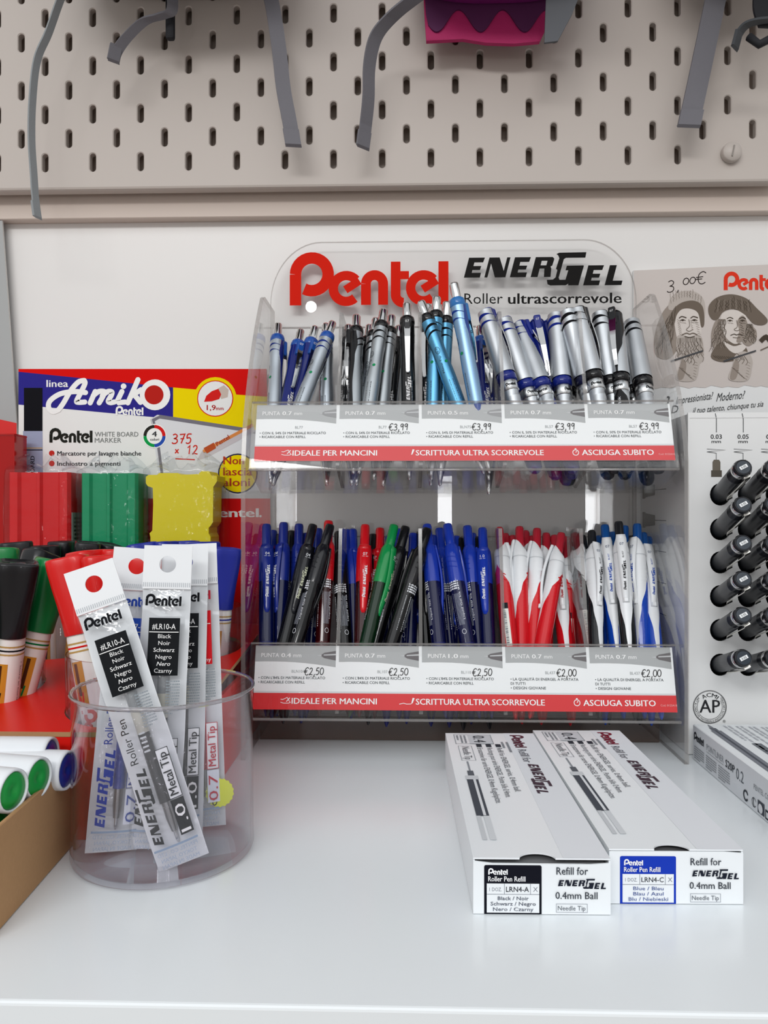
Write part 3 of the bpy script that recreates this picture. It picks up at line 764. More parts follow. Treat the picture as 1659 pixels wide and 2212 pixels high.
def make_clear(key, col, deep, size='07', glow=None):
    C_ = plastic(col, .16); W_ = ink('#e9ecf2')
    B_ = clear('tinted_' + key, deep, .03, 1.5, .45, deep, None, 1.1)
    I_ = plastic(glow or deep, .3)
    R = interp([(.0, .0014), (.018, .0046), (.03, .0054), (.10, .0058), (.128, .0057)])
    tip = MB().lathe([(.0005, 0), (.0016, .003), (.0038, .013), (.0046, .018)], 18, plastic(deep, .2))
    b = MB().lathe([(R(z), z) for z in steps(.018, .100, 14)], 22, B_, caps=False)
    W = cyl(R); q = pi*R(.09)
    for i, z in enumerate(steps(.0935, .099, 3)): b.rect(q*.72, z, q*1.28, z+.0011, W, W_, .0001, 4)
    barcode(b, W, q*.74, .064, q*.96, .091, W_, .0001, 26, 5)
    for i in range(5): b.rect(q*(1.02+.05*i), .066, q*(1.035+.05*i), .090, W, ink('#aab0bc'), .0001)
    vert(b, W, 'Liquid Gel Ink 0.7', q*1.3, .070, .097, W_, .0012)
    b.line([(q*1.16+.0014*cos(t), .061+.0018*sin(t)) for t in steps(0, 2*pi, 12)], .0003, W, W_, .0001)
    refill = MB().lathe([(.0010, .004), (.0026, .019), (.0030, .022), (.0030, .112)], 12, I_)
    grip = MB().lathe([(.0047, .0185), (.0055, .030), (.0056, .052), (.0055, .053)], 20, plastic(deep, .35), caps=False)
    sleeve = MB().lathe([(.0058, .0995), (.0060, .102), (.0060, .121), (.0056, .127), (.0042, .1302)], 24, C_)
    for k in range(3):
        vs = []
        for i in range(13):
            p = pi*.75+pi*.6*i/12; z = .121-.004*k-.003*i/12
            vs += [pt(.0060, p, z, .0001), pt(.0060, p, z+.0008, .0003)]
        sleeve.add(vs, [(2*i, 2*i+2, 2*i+3, 2*i+1) for i in range(12)], C_, True)
    push = MB().lathe([(.0037, .130), (.0036, .1458), (.0032, .1474), (.0014, .148)], 18, C_)
    clip = MB(); n = 14; vs = []
    for i in range(n+1):
        t = i/n; z = .1285-.054*t; w2 = (.0044 if t < .12 else .0046)*(1-.52*t**1.4)*(1 if t < .93 else .75); y = .0058+.0022*sin(pi*min(1, t*1.05))
        vs += [(-w2, -y+.0006, z), (0, -y-.0004, z), (w2, -y+.0006, z), (w2, -y+.0018, z), (-w2, -y+.0018, z)]
    clip.add(vs, [(5*i+k, 5*i+(k+1) % 5, 5*i+5+(k+1) % 5, 5*i+5+k) for i in range(n) for k in range(5)] + [(0, 1, 2, 3, 4), (5*n+4, 5*n+3, 5*n+2, 5*n+1, 5*n)], C_, True)
    fy = lambda v: .0058+.0022*sin(pi*min(1, max(0, (.1285-v)/.054*1.05)))+.0005
    F = lambda u, v, h: Vector((u, -fy(v)-h+abs(u)*.18, v))
    clip.text(size, 0, .1195, F, W_, h=.0024, align='c', lay=.0002); clip.rect(-.0022, .1185, .0022, .1188, F, W_, .0002)
    g = ink('#c9cdb4') if 'black' in key or 'green' in key else W_
    vlogo(clip, logo_round, F, .0009, .086, .0075, g, .0002); vlogo(clip, logo_slant, F, .0009, .0955, .0155, g, .0002)
    proto(key, [('tip', tip, []), ('barrel', b, [('refill', refill)]), ('grip', grip, []), ('sleeve', sleeve, []), ('push_button', push, []), ('clip', clip, [])])
make_clear('clear_blue04', '#182a84', '#0e1a5e', '04', '#1c448c'); make_clear('clear_black04', '#14151b', '#0c0d14', '04')
make_clear('clear_blue', '#1a34a6', '#111a62', '07', '#2a2490'); make_clear('clear_black', '#141417', '#0d0d11', '07')
make_clear('clear_red', '#cf1520', '#4a0c12', '07'); make_clear('clear_green', '#0e8a46', '#0a3a1c', '07', '#12803c'); make_clear('clear_blue10', '#1a38a8', '#10165a', '1.0', '#241e80')

def make_white(key, col, kn, txt):
    Wh = plastic('#e8ebee', .25); C_ = plastic(col, .12); Kn = clear('knock_'+key, kn, .05, 1.5, .75, kn) if True else None
    R = interp([(.0, .0016), (.02, .0048), (.05, .0058), (.08, .0060), (.118, .0058), (.130, .0046)])
    ph = interp([(.016, .04), (.040, .12), (.062, .34), (.080, .80), (.096, 1.55), (.107, 2.5), (.113, pi), (.13, pi)])
    tip = MB().lathe([(.0004, 0), (.0014, .002), (.0034, .011), (.0045, .0165)], 18, C_)
    b = MB(); two_tone(b, steps(.0162, .120, 34), R, lambda z: min(pi-.0005, ph(z)), Wh, C_, 16, 14)
    Kc = ink(col)
    for z0, wdt in ((.1065, .0017), (.1020, .0014)):
        n = 16; vs = []
        for i in range(n+1):
            t = i/n; p = pi*.72+pi*.62*t; zz = z0+.0012*sin(t*pi)-.002*(t); w2 = wdt*sin(pi*min(1, .2+t*.7))
            vs += [pt(R(zz), p, zz-w2/2, .00008), pt(R(zz), p, zz+w2/2, .00008)]
        b.add(vs, [(2*i, 2*i+2, 2*i+3, 2*i+1) for i in range(n)], Kc, True)
    W = cyl(R); q = pi*R(.06)
    b.rect(q*1.12, .050, q*1.34, .078, W, ink('#eef0ea'), .0001, 3); barcode(b, W, q*1.14, .052, q*1.24, .077, ink('#7d8288'), .0002, 24, 9)
    b.rect(q*1.12, .078, q*1.34, .0825, W, ink('#2b2b30'), .0001, 3)
    shoulder = MB()
    n = 24
    shoulder.grid(lambda s, t: pt((1-t*t*.62)*.0058, 2*pi*s, .120+.0125*t**.8*(1+.42*cos(2*pi*s)*t)), n, 7, Wh)
    shoulder.lathe([(.00585, .1196), (.00592, .1200), (.00585, .1204)], 24, plastic('#c9cdd1', .4), caps=False)
    push = MB().lathe([(.0034, .126), (.0033, .1435), (.0029, .1452), (.0012, .1456)], 16, Kn)
    clip = MB(); n = 14; vs = []
    for i in range(n+1):
        t = i/n; z = .1335-.052*t; w2 = .0040*(1-.40*t)*(1 if .05 < t else .8); y = .0054+.0040*sin(pi*min(1, t*.9+.06))
        if t > .95: y += .0008
        vs += [(-w2, -y+.0004, z), (0, -y, z), (w2, -y+.0004, z), (w2*.8, -y+.0022, z), (-w2*.8, -y+.0022, z)]
    clip.add(vs, [(5*i+k, 5*i+(k+1) % 5, 5*i+5+(k+1) % 5, 5*i+5+k) for i in range(n) for k in range(5)] + [(0, 1, 2, 3, 4), (5*n+4, 5*n+3, 5*n+2, 5*n+1, 5*n)], Wh, True)
    clip.rbox((-.0016, -.0076, .0815), (.0016, -.0052, .0850), Wh, .0005, 1)
    fy = lambda v: .0054+.0040*sin(pi*min(1, max(0, (.1335-v)/.052*.9+.06)))
    F = lambda u, v, h: Vector((u, -fy(v)-h+abs(u)*.09, v))
    T_ = ink(txt)
    clip.text('07', 0, .1245, F, ink('#2a3560'), h=.0021, align='c', lay=.0002)
    vlogo(clip, logo_round, F, .0008, .0905, .006, T_, .0002); vlogo(clip, logo_slant, F, .0009, .0985, .0135, T_, .0002); vert(clip, F, 'BL437', .0007, .1145, .1195, T_, .0012, lay=.0002)
    proto(key, [('tip', tip, []), ('barrel', b, []), ('shoulder', shoulder, []), ('push_button', push, []), ('clip', clip, [])])
make_white('white_red', '#d01420', '#c42a3c', '#b01424'); make_white('white_blue', '#1446b4', '#1a5aa8', '#1c48a8'); make_white('white_black', '#14171b', '#26282c', '#1c1c20')

WORDS = {
 'click_blue': ('silver pen with blue stripes and chrome button', 'blue pen with chrome clip and button'),
 'click_black': ('silver pen with black stripes and chrome button', 'black pen with chrome clip and button'),
 'click_sky_black': ('pale blue metallic pen with black stripes', 'black pen with chrome clip and pale blue back'),
 'click_sky_blue': ('pale blue metallic pen with blue stripes', 'blue pen with chrome clip'),
 'capped_blue': ('silver capped pen with blue stripes', 'blue capped pen with chrome clip facing out'),
 'capped_black': ('silver capped pen with black stripes', 'black capped pen with chrome clip facing out'),
 'clear_blue04': ('slim blue translucent pen', 'blue translucent pen marked 04'), 'clear_black04': ('smoky black translucent pen', 'black translucent pen marked 04'),
 'clear_blue': ('blue translucent pen', 'blue translucent pen clip facing out'), 'clear_black': ('black translucent pen with white barcode', 'black translucent pen clip facing out'),
 'clear_red': ('red button pen', 'bright red pen with clip facing out'), 'clear_green': ('green translucent pen', 'green translucent pen'),
 'clear_blue10': ('blue translucent pen', 'blue pen marked 1.0 with clip facing out'),
 'white_red': ('white pen with red lower barrel', 'white clipped pen with red barrel'), 'white_blue': ('white pen with blue barrel', 'white clip blue pen'), 'white_black': ('white pen with black barrel', 'white clip black pen')}
LENS = {'cl': .143, 'ca': .1402}
def pen_len(k): return .143 if k.startswith('click') else .1402 if k.startswith('capped') else .148 if k.startswith('clear') else .1456
# kind, button/cap top in the photograph (x, y), x where it meets the label's top edge, row (0 = front), facing in degrees (0 = clip out, 90 = clip to the right, 180 = back)
PENS = {('upper', 1): [('click_blue', 601, 701, 588, 1, 120), ('click_blue', 650, 714, 611, 1, 20), ('click_blue', 681, 707, 634, 2, 25), ('click_blue', 704, 701, 704, 2, 165), ('click_blue', 719, 697, 650, 0, 150)],
 ('upper', 2): [('click_black', 753, 704, 745, 2, -10), ('click_black', 770, 683, 766, 0, -85), ('click_black', 798, 704, 778, 2, 60), ('click_black', 812, 689, 790, 2, 180), ('click_black', 829, 670, 798, 0, 160), ('click_black', 846, 683, 825, 1, 150), ('click_black', 862, 706, 845, 2, -20), ('click_black', 879, 656, 882, 1, 0)],
 ('upper', 3): [('click_sky_black', 909, 652, 990, 0, -160), ('click_sky_black', 923, 658, 914, 2, -25), ('click_sky_black', 943, 642, 930, 1, 150), ('click_sky_black', 965, 653, 957, 2, 165), ('click_sky_blue', 980, 612, 1029, 0, 130), ('click_blue', 1036, 706, 1047, 1, 25), ('click_blue', 1052, 716, 1064, 2, 15)],
 ('upper', 4): [('capped_blue', 1046, 666, 1112, 0, 135), ('capped_blue', 1086, 684, 1150, 1, 150), ('capped_blue', 1118, 695, 1186, 0, 110), ('capped_blue', 1157, 690, 1212, 2, 10), ('capped_blue', 1180, 695, 1204, 2, 30), ('capped_blue', 1199, 672, 1224, 1, 165), ('capped_black', 1222, 704, 1248, 2, 5)],
 ('upper', 5): [('capped_black', 1223, 664, 1276, 1, 170), ('capped_black', 1245, 662, 1296, 0, 130), ('capped_black', 1294, 669, 1327, 1, 150), ('capped_black', 1326, 674, 1345, 0, -12), ('capped_black', 1340, 700, 1372, 2, 90), ('capped_black', 1363, 688, 1400, 0, 170)],
 ('lower', 1): [('clear_blue04', 576, 1133, 576, 0, 5), ('clear_blue04', 590, 1146, 588, 2, 60), ('clear_blue04', 613, 1129, 604, 1, -45), ('clear_black04', 630, 1147, 624, 2, 30), ('clear_blue04', 646, 1132, 641, 2, 100), ('clear_black04', 677, 1133, 597, 0, 10), ('clear_blue04', 688, 1142, 672, 2, 180), ('clear_red', 710, 1125, 697, 1, 170), ('clear_black04', 714, 1133, 638, 0, 95), ('clear_black04', 604, 1154, 610, 2, 150), ('clear_blue04', 661, 1152, 656, 2, -100)],
 ('lower', 2): [('clear_black', 731, 1149, 736, 0, 165), ('clear_blue', 748, 1144, 750, 2, 60), ('clear_blue', 762, 1144, 766, 1, 40), ('clear_red', 789, 1134, 781, 0, 5), ('clear_red', 821, 1141, 814, 2, -30), ('clear_green', 852, 1134, 779, 0, 55), ('clear_blue', 861, 1143, 862, 2, 180), ('clear_black', 877, 1137, 808, 1, 120), ('clear_black', 924, 1141, 844, 0, -140), ('clear_black', 806, 1154, 800, 2, 40), ('clear_blue', 842, 1157, 838, 2, -60), ('clear_blue', 893, 1152, 884, 2, 90)],
 ('lower', 3): [('clear_black', 908, 1148, 911, 1, 20), ('clear_blue10', 922, 1133, 948, 0, 95), ('clear_blue10', 949, 1141, 972, 2, -150), ('clear_blue10', 966, 1132, 1010, 0, 140), ('clear_blue10', 985, 1158, 976, 2, 30), ('clear_black', 995, 1162, 998, 2, 0), ('clear_blue10', 1009, 1136, 1034, 1, 110), ('clear_blue10', 1042, 1141, 1054, 0, -8), ('clear_black', 1030, 1160, 1066, 2, 100), ('clear_blue10', 934, 1156, 928, 2, 20), ('clear_blue10', 1020, 1152, 1018, 2, -90)],
 ('lower', 4): [('white_red', 1078, 1140, 1097, 0, 140), ('white_red', 1091, 1153, 1104, 2, 60), ('white_red', 1107, 1157, 1118, 2, -20), ('white_red', 1122, 1138, 1125, 1, -75), ('white_red', 1135, 1147, 1140, 2, 60), ('white_red', 1160, 1142, 1152, 1, -72), ('white_red', 1180, 1152, 1176, 2, -60), ('white_red', 1213, 1152, 1170, 0, -100), ('white_red', 1197, 1157, 1226, 1, 12), ('white_red', 1150, 1158, 1160, 2, 180), ('white_red', 1224, 1160, 1240, 2, 150)],
 ('lower', 5): [('white_black', 1240, 1143, 1272, 1, 150), ('white_black', 1257, 1157, 1290, 2, 90), ('white_black', 1278, 1147, 1284, 0, 35), ('white_blue', 1306, 1134, 1331, 1, 5), ('white_blue', 1324, 1150, 1312, 2, 170), ('white_black', 1336, 1127, 1358, 0, 8), ('white_blue', 1349, 1136, 1345, 2, 120), ('white_blue', 1376, 1132, 1385, 1, -35), ('white_blue', 1389, 1152, 1421, 0, 28), ('white_blue', 1294, 1158, 1300, 2, 200), ('white_black', 1364, 1158, 1372, 2, 160), ('white_blue', 1400, 1160, 1404, 2, 170)]}
ORD = ['first', 'second', 'third', 'fourth', 'fifth', 'sixth', 'seventh', 'eighth', 'ninth', 'tenth', 'eleventh', 'twelfth', 'thirteenth']
def solve(kind, tr, upper, xt, yt, xb, row, slot):
    L = pen_len(kind)
    Y0 = ((.5375, .549, .560) if upper else (.5325, .5435, .5545))[row]
    yref = 872 if upper else 1396
    ly, lz = tr['ylip'], tr['zlip']-.004; fy, fz = tr['fback']
    zf = lz+(fz-lz)*(Y0-ly)/(fy-ly)+.0012
    x0 = LX0+(slot-1)*PITCH+.0078; x1 = LX0+slot*PITCH-.0078
    dy = .05; tipx = 0; tz = zf
    for _ in range(25):
        top = P(xt, yt, Y0+dy)
        zr_ = tr['ztop']; fr = max(.05, min(.95, (zr_-tz)/(top.z-tz)))
        pm = P(xb, yref, Y0+dy*fr)
        tipx = top.x+(pm.x-top.x)*(top.z-tz)/max(.01, top.z-pm.z)
        tipx = min(max(tipx, x0), x1)
        dx = top.x-tipx; rem = L*L-dx*dx-(top.z-zf)**2
        by, bz = tr['btop']
        lim = fy+(by-fy)*(top.z-fz)/(bz-fz)-.0085-Y0
        dyn = sqrt(rem) if rem > 0.02**2 else .02
        dyn = min(max(dyn, .02), max(.02, lim))
        dy = dy*.4+dyn*.6
        tz = top.z-sqrt(max(.0001, L*L-dx*dx-dy*dy))
    tip = Vector((tipx, Y0, tz))
    return tip, top, tz-zf
def orient(tip, top, face):
    z = (top-tip).normalized(); f = Vector((CAM.x-tip.x, CAM.y-tip.y, 0)).normalized(); f = (f-z*f.dot(z)).normalized(); y = -f; x = y.cross(z)
    M = Matrix(((x.x, y.x, z.x, tip.x), (x.y, y.y, z.y, tip.y), (x.z, y.z, z.z, tip.z), (0, 0, 0, 1)))
    return M @ Matrix.Rotation(radians(face), 4, 'Z')
for (tier, slot), lst in PENS.items():
    tr = UP if tier == 'upper' else LO
    order = sorted(range(len(lst)), key=lambda i: lst[i][1])
    for n, i in enumerate(order):
        kind, xt, yt, xb, row, face = lst[i]
        tip, top, gap = solve(kind, tr, tier == 'upper', xt, yt, xb, row, slot)
        txt = WORDS[kind][1 if abs(face) < 60 else 0]
        lean = '' 
        label = '%s, %s in %s %s slot' % (txt, ORD[n], tier, ORD[slot-1])
        root = thing('gel_pen' if not kind.startswith('capped') else 'rollerball_pen', label, 'pen', 'pens in the %s tier of the clear display' % tier, orient(tip, top, face))
        spawn(kind, root)
        if gap < -.004 or gap > .02: print('PEN', tier, slot, kind, n, 'gap %.1f mm' % (gap*1000))
# ---------------------------------------------------------------- neighbouring card stand at the left edge
SN = Surf((0, .643, 0), (1, 0, 0), (0, 0, 1))
GREYCARD = mat('grey_card', '#a3a5a5', .55); RCARD = mat('red_card', '#d6140f', .4)
mb = MB(); mb.prism(SN.pts([(-160, 440), (4, 470), (20, 690), (37, 930), (38, 1538), (-160, 1538)]), lambda a, b, h: SN.X @ Vector((a, b, h)), -.002, 0, GREYCARD, side=mat('card_edge', '#d8d6d2', .6))
SN.poly(mb, [(-160, 880), (0, 906), (36, 914), (38, 1537), (-160, 1537)], RCARD, .0002)
tag(mb.build('display_card'), 'grey and red leaning card at the far left edge of the shelf', 'display card')
mb = MB(); e0 = P(-40, 1000, .62); e1 = P(42, 943, .62)
zt, zb = e1.z, .005
TR = clear('red_translucent_plastic', '#e0302a', .1, 1.49, .45, '#d41a18')
for lo, hi in (((-.42, .612, zb), (e1.x, .614, zt)), ((-.42, .630, zb), (e1.x, .632, zt)), ((e1.x-.002, .6141, zb), (e1.x, .6299, zt)), ((-.42, .6141, .0005), (e1.x, .6299, .0049))):
    mb.box(lo, hi, TR)
mb.rbox((-.42, .6112, zt), (e1.x+.0004, .6328, zt+.0016), TR, .0006, 1)
tag(mb.build('plastic_bin'), 'translucent red plastic bin at the far left edge beside the whiteboard marker card', 'bin')

# ---------------------------------------------------------------- red cardboard whiteboard marker stand
KRAFT = mat('kraft_cardboard', '#b78f66', .8, 0, 0, .2, (500, .15, .0004), .12)
STRED = mat('stand_red_card', '#dd160e', .35)
zf_, zb_ = .056, .076; yf, yb = .391, .641
def zplane(y): return zf_+(zb_-zf_)*(y-yf)/(yb-yf)
SX0, SX1 = -.345, -.1165
stand = thing('marker_stand', 'red cardboard whiteboard marker stand with printed back card', 'display stand', loc=(-.23, .5, 0))
SD = Vector((-.23, .5, 0))
CUPS = {'left': (-.272, .462, .047), 'red': (-.1520, .4385, .042), 'blue': (-.1615, .563, .040), 'back': (-.2575, .5665, .040)}
holes = [[(cx+r*cos(2*pi*k/40), cy+r*sin(2*pi*k/40)) for k in range(40)] for cx, cy, r in CUPS.values()]
mb = MB(); mb.prism([(SX0, yf), (SX1, yf), (SX1, yb), (SX0, yb)], lambda a, b, h: Vector((a, b, zplane(b)+h)) - SD, -.0025, 0, STRED, holes, side=KRAFT)
mb.build('top_panel', stand)
mb = MB()
for lo, hi in (((SX0, yf, .0003), (SX1, yf+.0025, zf_-.0027)), ((SX0, yf+.0026, .0003), (SX0+.0025, yb, zf_-.0027)), ((SX1-.0025, yf+.0026, .0003), (SX1, yb, zf_-.0027))):
    mb.box(lo, hi, STRED, Matrix.Translation(-SD))
mb.build('base_box', stand)
for cx, cy, r in CUPS.values():
    zz = zplane(cy)+.030
    MB().lathe([(.001, .0032), (r-.0025, .0032), (r-.0018, .0045), (r-.0012, zz), (r-.0006, zz+.0008), (r-.0002, zz), (r-.0009, .003), (.001, .0016)], 44, PETG, Matrix.Translation(Vector((cx, cy, 0))-SD), caps=False).build('clear_cup', stand)
SA = Surf((SX0, .6428, 0), (1, 0, 0), (0, 0, 1))
BL_, YE, WC = ink('#2f2a86'), ink('#efd500'), mat('white_gloss_card', '#e6e6e4', .4)
mb = MB()
mb.prism(SA.pts([(40, 797), (576, 797), (588, 1538), (40, 1538)]), lambda a, b, h: SA.X @ Vector((a, b, h)) - SD, -.0025, 0, WC)
SAX = SA.X.copy(); SA.X = rel(SA.X, SD)
class _S(Surf):
    def __init__(s, X, Xl): s.X = Xl; s.I = X.inverted()
SL = _S(SAX, SA.X)
_base_at = Surf.at
SL.poly(mb, [(40, 797), (576, 797), (577, 857), (505, 852), (430, 842), (374, 837), (40, 803)], ink('#d8120e'))
SL.poly(mb, [(40, 803), (374, 837), (374, 905), (40, 874)], BL_)
SL.poly(mb, [(374, 837), (430, 842), (505, 852), (577, 857), (578, 932), (374, 903)], YE)
SL.disc(mb, 465, 861, 46, YE, .0002); SL.disc(mb, 465, 861, 39, ink('#d8201a'), .0003); SL.disc(mb, 465, 861, 37, WC, .0004)
SL.poly(mb, [(441, 868), (446, 855), (458, 845), (472, 840), (478, 852), (474, 862), (458, 867)], ink('#d5231f'), .0006)
SL.poly(mb, [(470, 840), (484, 832), (494, 842), (492, 858), (478, 862)], ink('#c9b9ae'), .0005)
SL.text(mb, '1,9', 447, 886, 466, 886, ink('#b01c1c'), 11, .03, lay=.0006); SL.text(mb, 'mm', 467, 886, 483, 886, ink('#b01c1c'), None, .03, lay=.0006)
# printed marker at the left
SL.poly(mb, [(52, 838), (92, 838), (92, 931), (52, 931)], ink('#15151a'), .0003); SL.poly(mb, [(50, 931), (92, 931), (93, 1040), (50, 1040)], ink('#9aa0ba'), .0003)
SL.line(mb, [(50, 968), (92, 968)], 2, ink('#b99a6a'), .0004); SL.line(mb, [(50, 972), (92, 972)], 2, ink('#20202a'), .0004)
SL.text(mb, 'BOARD', 75, 1028, 75, 985, ink('#22222c'), None, .03, lay=.0005)
W_ = ink('#f2f2f0')
SL.text(mb, 'linea', 101, 836, 147, 836, W_, 15, .03)
def AM(pts, t=11, lay=.0004):
    SL.line(mb, [(40+x*360/1659, 790+y*360/1659) for x, y in pts], t, W_, lay)
    for e in (pts[0], pts[-1]): SL.disc(mb, 40+e[0]*360/1659, 790+e[1]*360/1659, t/2, W_, lay)
AM(smooth([(668, 268), (560, 258), (420, 280), (320, 345), (300, 410), (340, 458), (400, 440)], False)); AM(smooth([(400, 440), (450, 370), (520, 250), (595, 165), (655, 148)], False)); AM(smooth([(655, 148), (662, 180), (620, 270), (580, 350), (600, 365), (660, 362)], False))
AM([(715, 370), (765, 258)]); AM(smooth([(745, 300), (800, 258), (855, 258), (850, 290), (805, 370)], False)); AM(smooth([(835, 300), (890, 258), (930, 262), (925, 295), (895, 350), (915, 368), (955, 362)], False))
AM([(1030, 258), (985, 350), (1000, 368), (1060, 362)]); SL.disc(mb, 40+1047*.217, 790+205*.217, 6, W_, .0004)
AM([(1190, 140), (1090, 370)]); AM([(1130, 300), (1220, 240)]); AM([(1150, 285), (1215, 365)])
SL.disc(mb, 335, 853, 33, W_, .0004); SL.disc(mb, 333, 853, 20.5, ink('#b8231c'), .0005)
a = SL.at(250, 897); b_ = SL.at(310, 899); logo_round(mb, SL.X, a[0], a[1], b_[0]-a[0], W_, .0004, 8)
a = SL.at(107, 956); b_ = SL.at(200, 956); logo_round(mb, SL.X, a[0], a[1], b_[0]-a[0], ink('#23231f'), .0004, 10)
GT = ink('#7d807e')
SL.text(mb, 'WHITE BOARD', 205, 943, 299, 943, GT, 10, .01); SL.text(mb, 'MARKER', 205, 956, 262, 956, GT, 10, .01)
TX = ink('#3a3c3e')
for y, t, x1 in ((984, 'Marcatore per lavagne bianche', 305), (1006, 'Inchiostro a pigmenti', 260)):
    SL.disc(mb, 112, y-5, 6, ink('#c03028'), .0003); SL.text(mb, t, 124, y, x1, y, TX, 9.5, .035)
# whiteboard drawing
SL.poly(mb, [(326, 905), (340, 896), (520, 924), (578, 936), (578, 1078), (350, 1078)], ink('#dadbe0'), .0002)
SL.line(mb, [(350, 1030), (338, 940), (330, 908), (344, 900), (520, 927), (578, 938)], 8, ink('#77747e'), .0003); SL.line(mb, [(347, 1030), (335, 938), (327, 905), (344, 897)], 2, ink('#d4d4da'), .0004)
for k, c in enumerate(('#d21f1f', '#2b2a26', '#0f9a4a', '#2a4fb0')):
    p = arc(334, 942, 20.5, (270, 180, 90, 0)[k], (360, 270, 180, 90)[k], 8); SL.line(mb, p, 7, ink(c), .0006)
SL.disc(mb, 334, 942, 26, W_, .0005); SL.disc(mb, 334, 942, 17, W_, .0007)
SL.text(mb, '4', 329, 943, 339, 943, TX, 11, .04, lay=.0009); SL.text(mb, 'colori', 325, 952, 344, 952, TX, None, .03, lay=.0009)
c = ink('#c8281c')
for t, x, y, h in (('375', 371, 958, 20), ('x', 377, 981, 15), ('12', 402, 981, 18)):
    a = SL.at(x, y); k = SL.at(x+1, y)[0]-a[0]; hand(mb, SL.X, t, a[0], a[1], h*k, 2.6*k, c, .0004, 0, .72)
SL.line(mb, [(379, 991), (421, 993)], 2.5, c, .0004)
SL.poly(mb, [(425, 995), (438, 972), (545, 915), (552, 932), (448, 988)], ink('#c6bfc4'), .0004); SL.poly(mb, [(438, 972), (545, 915), (548, 921), (440, 979)], ink('#d9894a'), .0005)
SL.poly(mb, [(440, 968), (462, 956), (467, 968), (447, 980)], ink('#b5502a'), .0006); SL.text(mb, 'Pentel', 470, 964, 497, 947, ink('#a03030'), None, .03, lay=.0007)
SL.disc(mb, 514, 1023, 46, ink('#d9d9d9'), .0005); SL.disc(mb, 514, 1023, 43, ink('#2a2a50'), .0006); SL.disc(mb, 514, 1023, 40, YE, .0007)
for t, y, x0, x1 in (('Non', 1003, 483, 527), ('lascia', 1027, 483, 545), ('aloni', 1050, 482, 540)): SL.text(mb, t, x0, y, x1, y, ink('#b03a22'), 17, .035, lay=.0009)
SL.poly(mb, [(350, 1060), (585, 1060), (585, 1077), (350, 1077)], ink('#c9c9cb'), .0004)
SL.poly(mb, [(40, 1077), (584, 1077), (588, 1537), (40, 1537)], ink('#d11314'), .0006)
SL.text(mb, 'Pentel', 452, 1117, 558, 1117, W_, 19, .05, lay=.0008); SL.disc(mb, 563, 1115, 2.6, W_, .0008)
mb.build('back_card', stand)

# ---------------------------------------------------------------- felt tip whiteboard markers
GOLD = ink('#b8975a')
def make_marker(key, col):
    Cp = plastic(col, .3); Wh = plastic('#e9e7e2', .35); K = ink(col)
    b = MB().lathe([(.0060, 0), (.0078, .002), (.0083, .006), (.0083, .082), (.0080, .0835), (.0080, .090)], 26, Wh)
    W = cyl(lambda v: .0083)
    for z, m in ((.0785, GOLD), (.0762, K), (.0739, GOLD)): b.rect(-.026, z, .026, z+.0010, W, m, .0001, 24)
    b.rect(-.0070, .044, .0000, .069, W, ink('#c58a2e'), .0001, 4); b.rect(-.0050, .050, -.0030, .068, W, ink('#4a2a18'), .0002); b.poly([(-.0055, .046), (-.0025, .046), (-.0020, .052), (-.0058, .052)], W, K, .0002)
    def dn(a, c, h): return W(.0005+c, .042-a, h)
    logo_round(b, dn, 0, -.0065, .027, K, .0002, 8)
    b.text('WHITE BOARD', .029, -.0055, lambda a, c, h: W(.0005+c, .042-a, h), K, h=.0030, w=.0125, bold=.03, lay=.0002)
    b.rect(.0150, .006, .026, .070, W, ink('#b98a45'), .0001, 6); b.rect(-.026, .006, -.0190, .070, W, ink('#b98a45'), .0001, 6)
    for i, t in enumerate(('• Store in horizontal position', '• Xylene-free, low odour ink')): b.text(t, 0, 0, lambda a, c, h, i=i: W(.0072+i*.0030+c, .070-a, h), ink('#4a4642'), h=.0012, w=.045, lay=.0002)
    cap = MB(); n = 30
    def sq(t):
        def f(x, y, z):
            a = atan2(y, x); k = (.00905 + t*.0020*abs(cos(a))**1.0 + t*.0004)
            g = 1/((abs(cos(a))**(2+2.2*t) + abs(sin(a))**(2+2.2*t))**(1/(2+2.2*t))); return x/.01*k*g, y/.01*k*g*(1-.12*t), z
        return f
    vs = []; zs = [(.0838, 0, .98), (.0845, 0, 1), (.092, .05, 1), (.102, .3, 1), (.112, .7, 1), (.122, 1, 1), (.1265, 1, 1), (.1277, 1, .95), (.1280, 1, .80), (.1268, 1, .72), (.1266, 1, .40), (.1272, 1, .36), (.1272, 1, .02)]
    for z, t, s in zs:
        for k in range(n):
            a = 2*pi*k/n; x, y, _ = sq(t)(.01*cos(a), .01*sin(a), z); vs.append((x*s, y*s, z))
    cap.add(vs, [(i*n+k, i*n+(k+1) % n, (i+1)*n+(k+1) % n, (i+1)*n+k) for i in range(len(zs)-1) for k in range(n)], Cp, True)
    proto(key, [('barrel', b, []), ('cap', cap, [])])
for k, c in (('m_black', '#17171a'), ('m_red', '#d01512'), ('m_green', '#0d7a3c'), ('m_blue', '#1c2a94')): make_marker(k, c)
CN = {'m_black': 'black', 'm_red': 'red', 'm_green': 'green', 'm_blue': 'blue'}
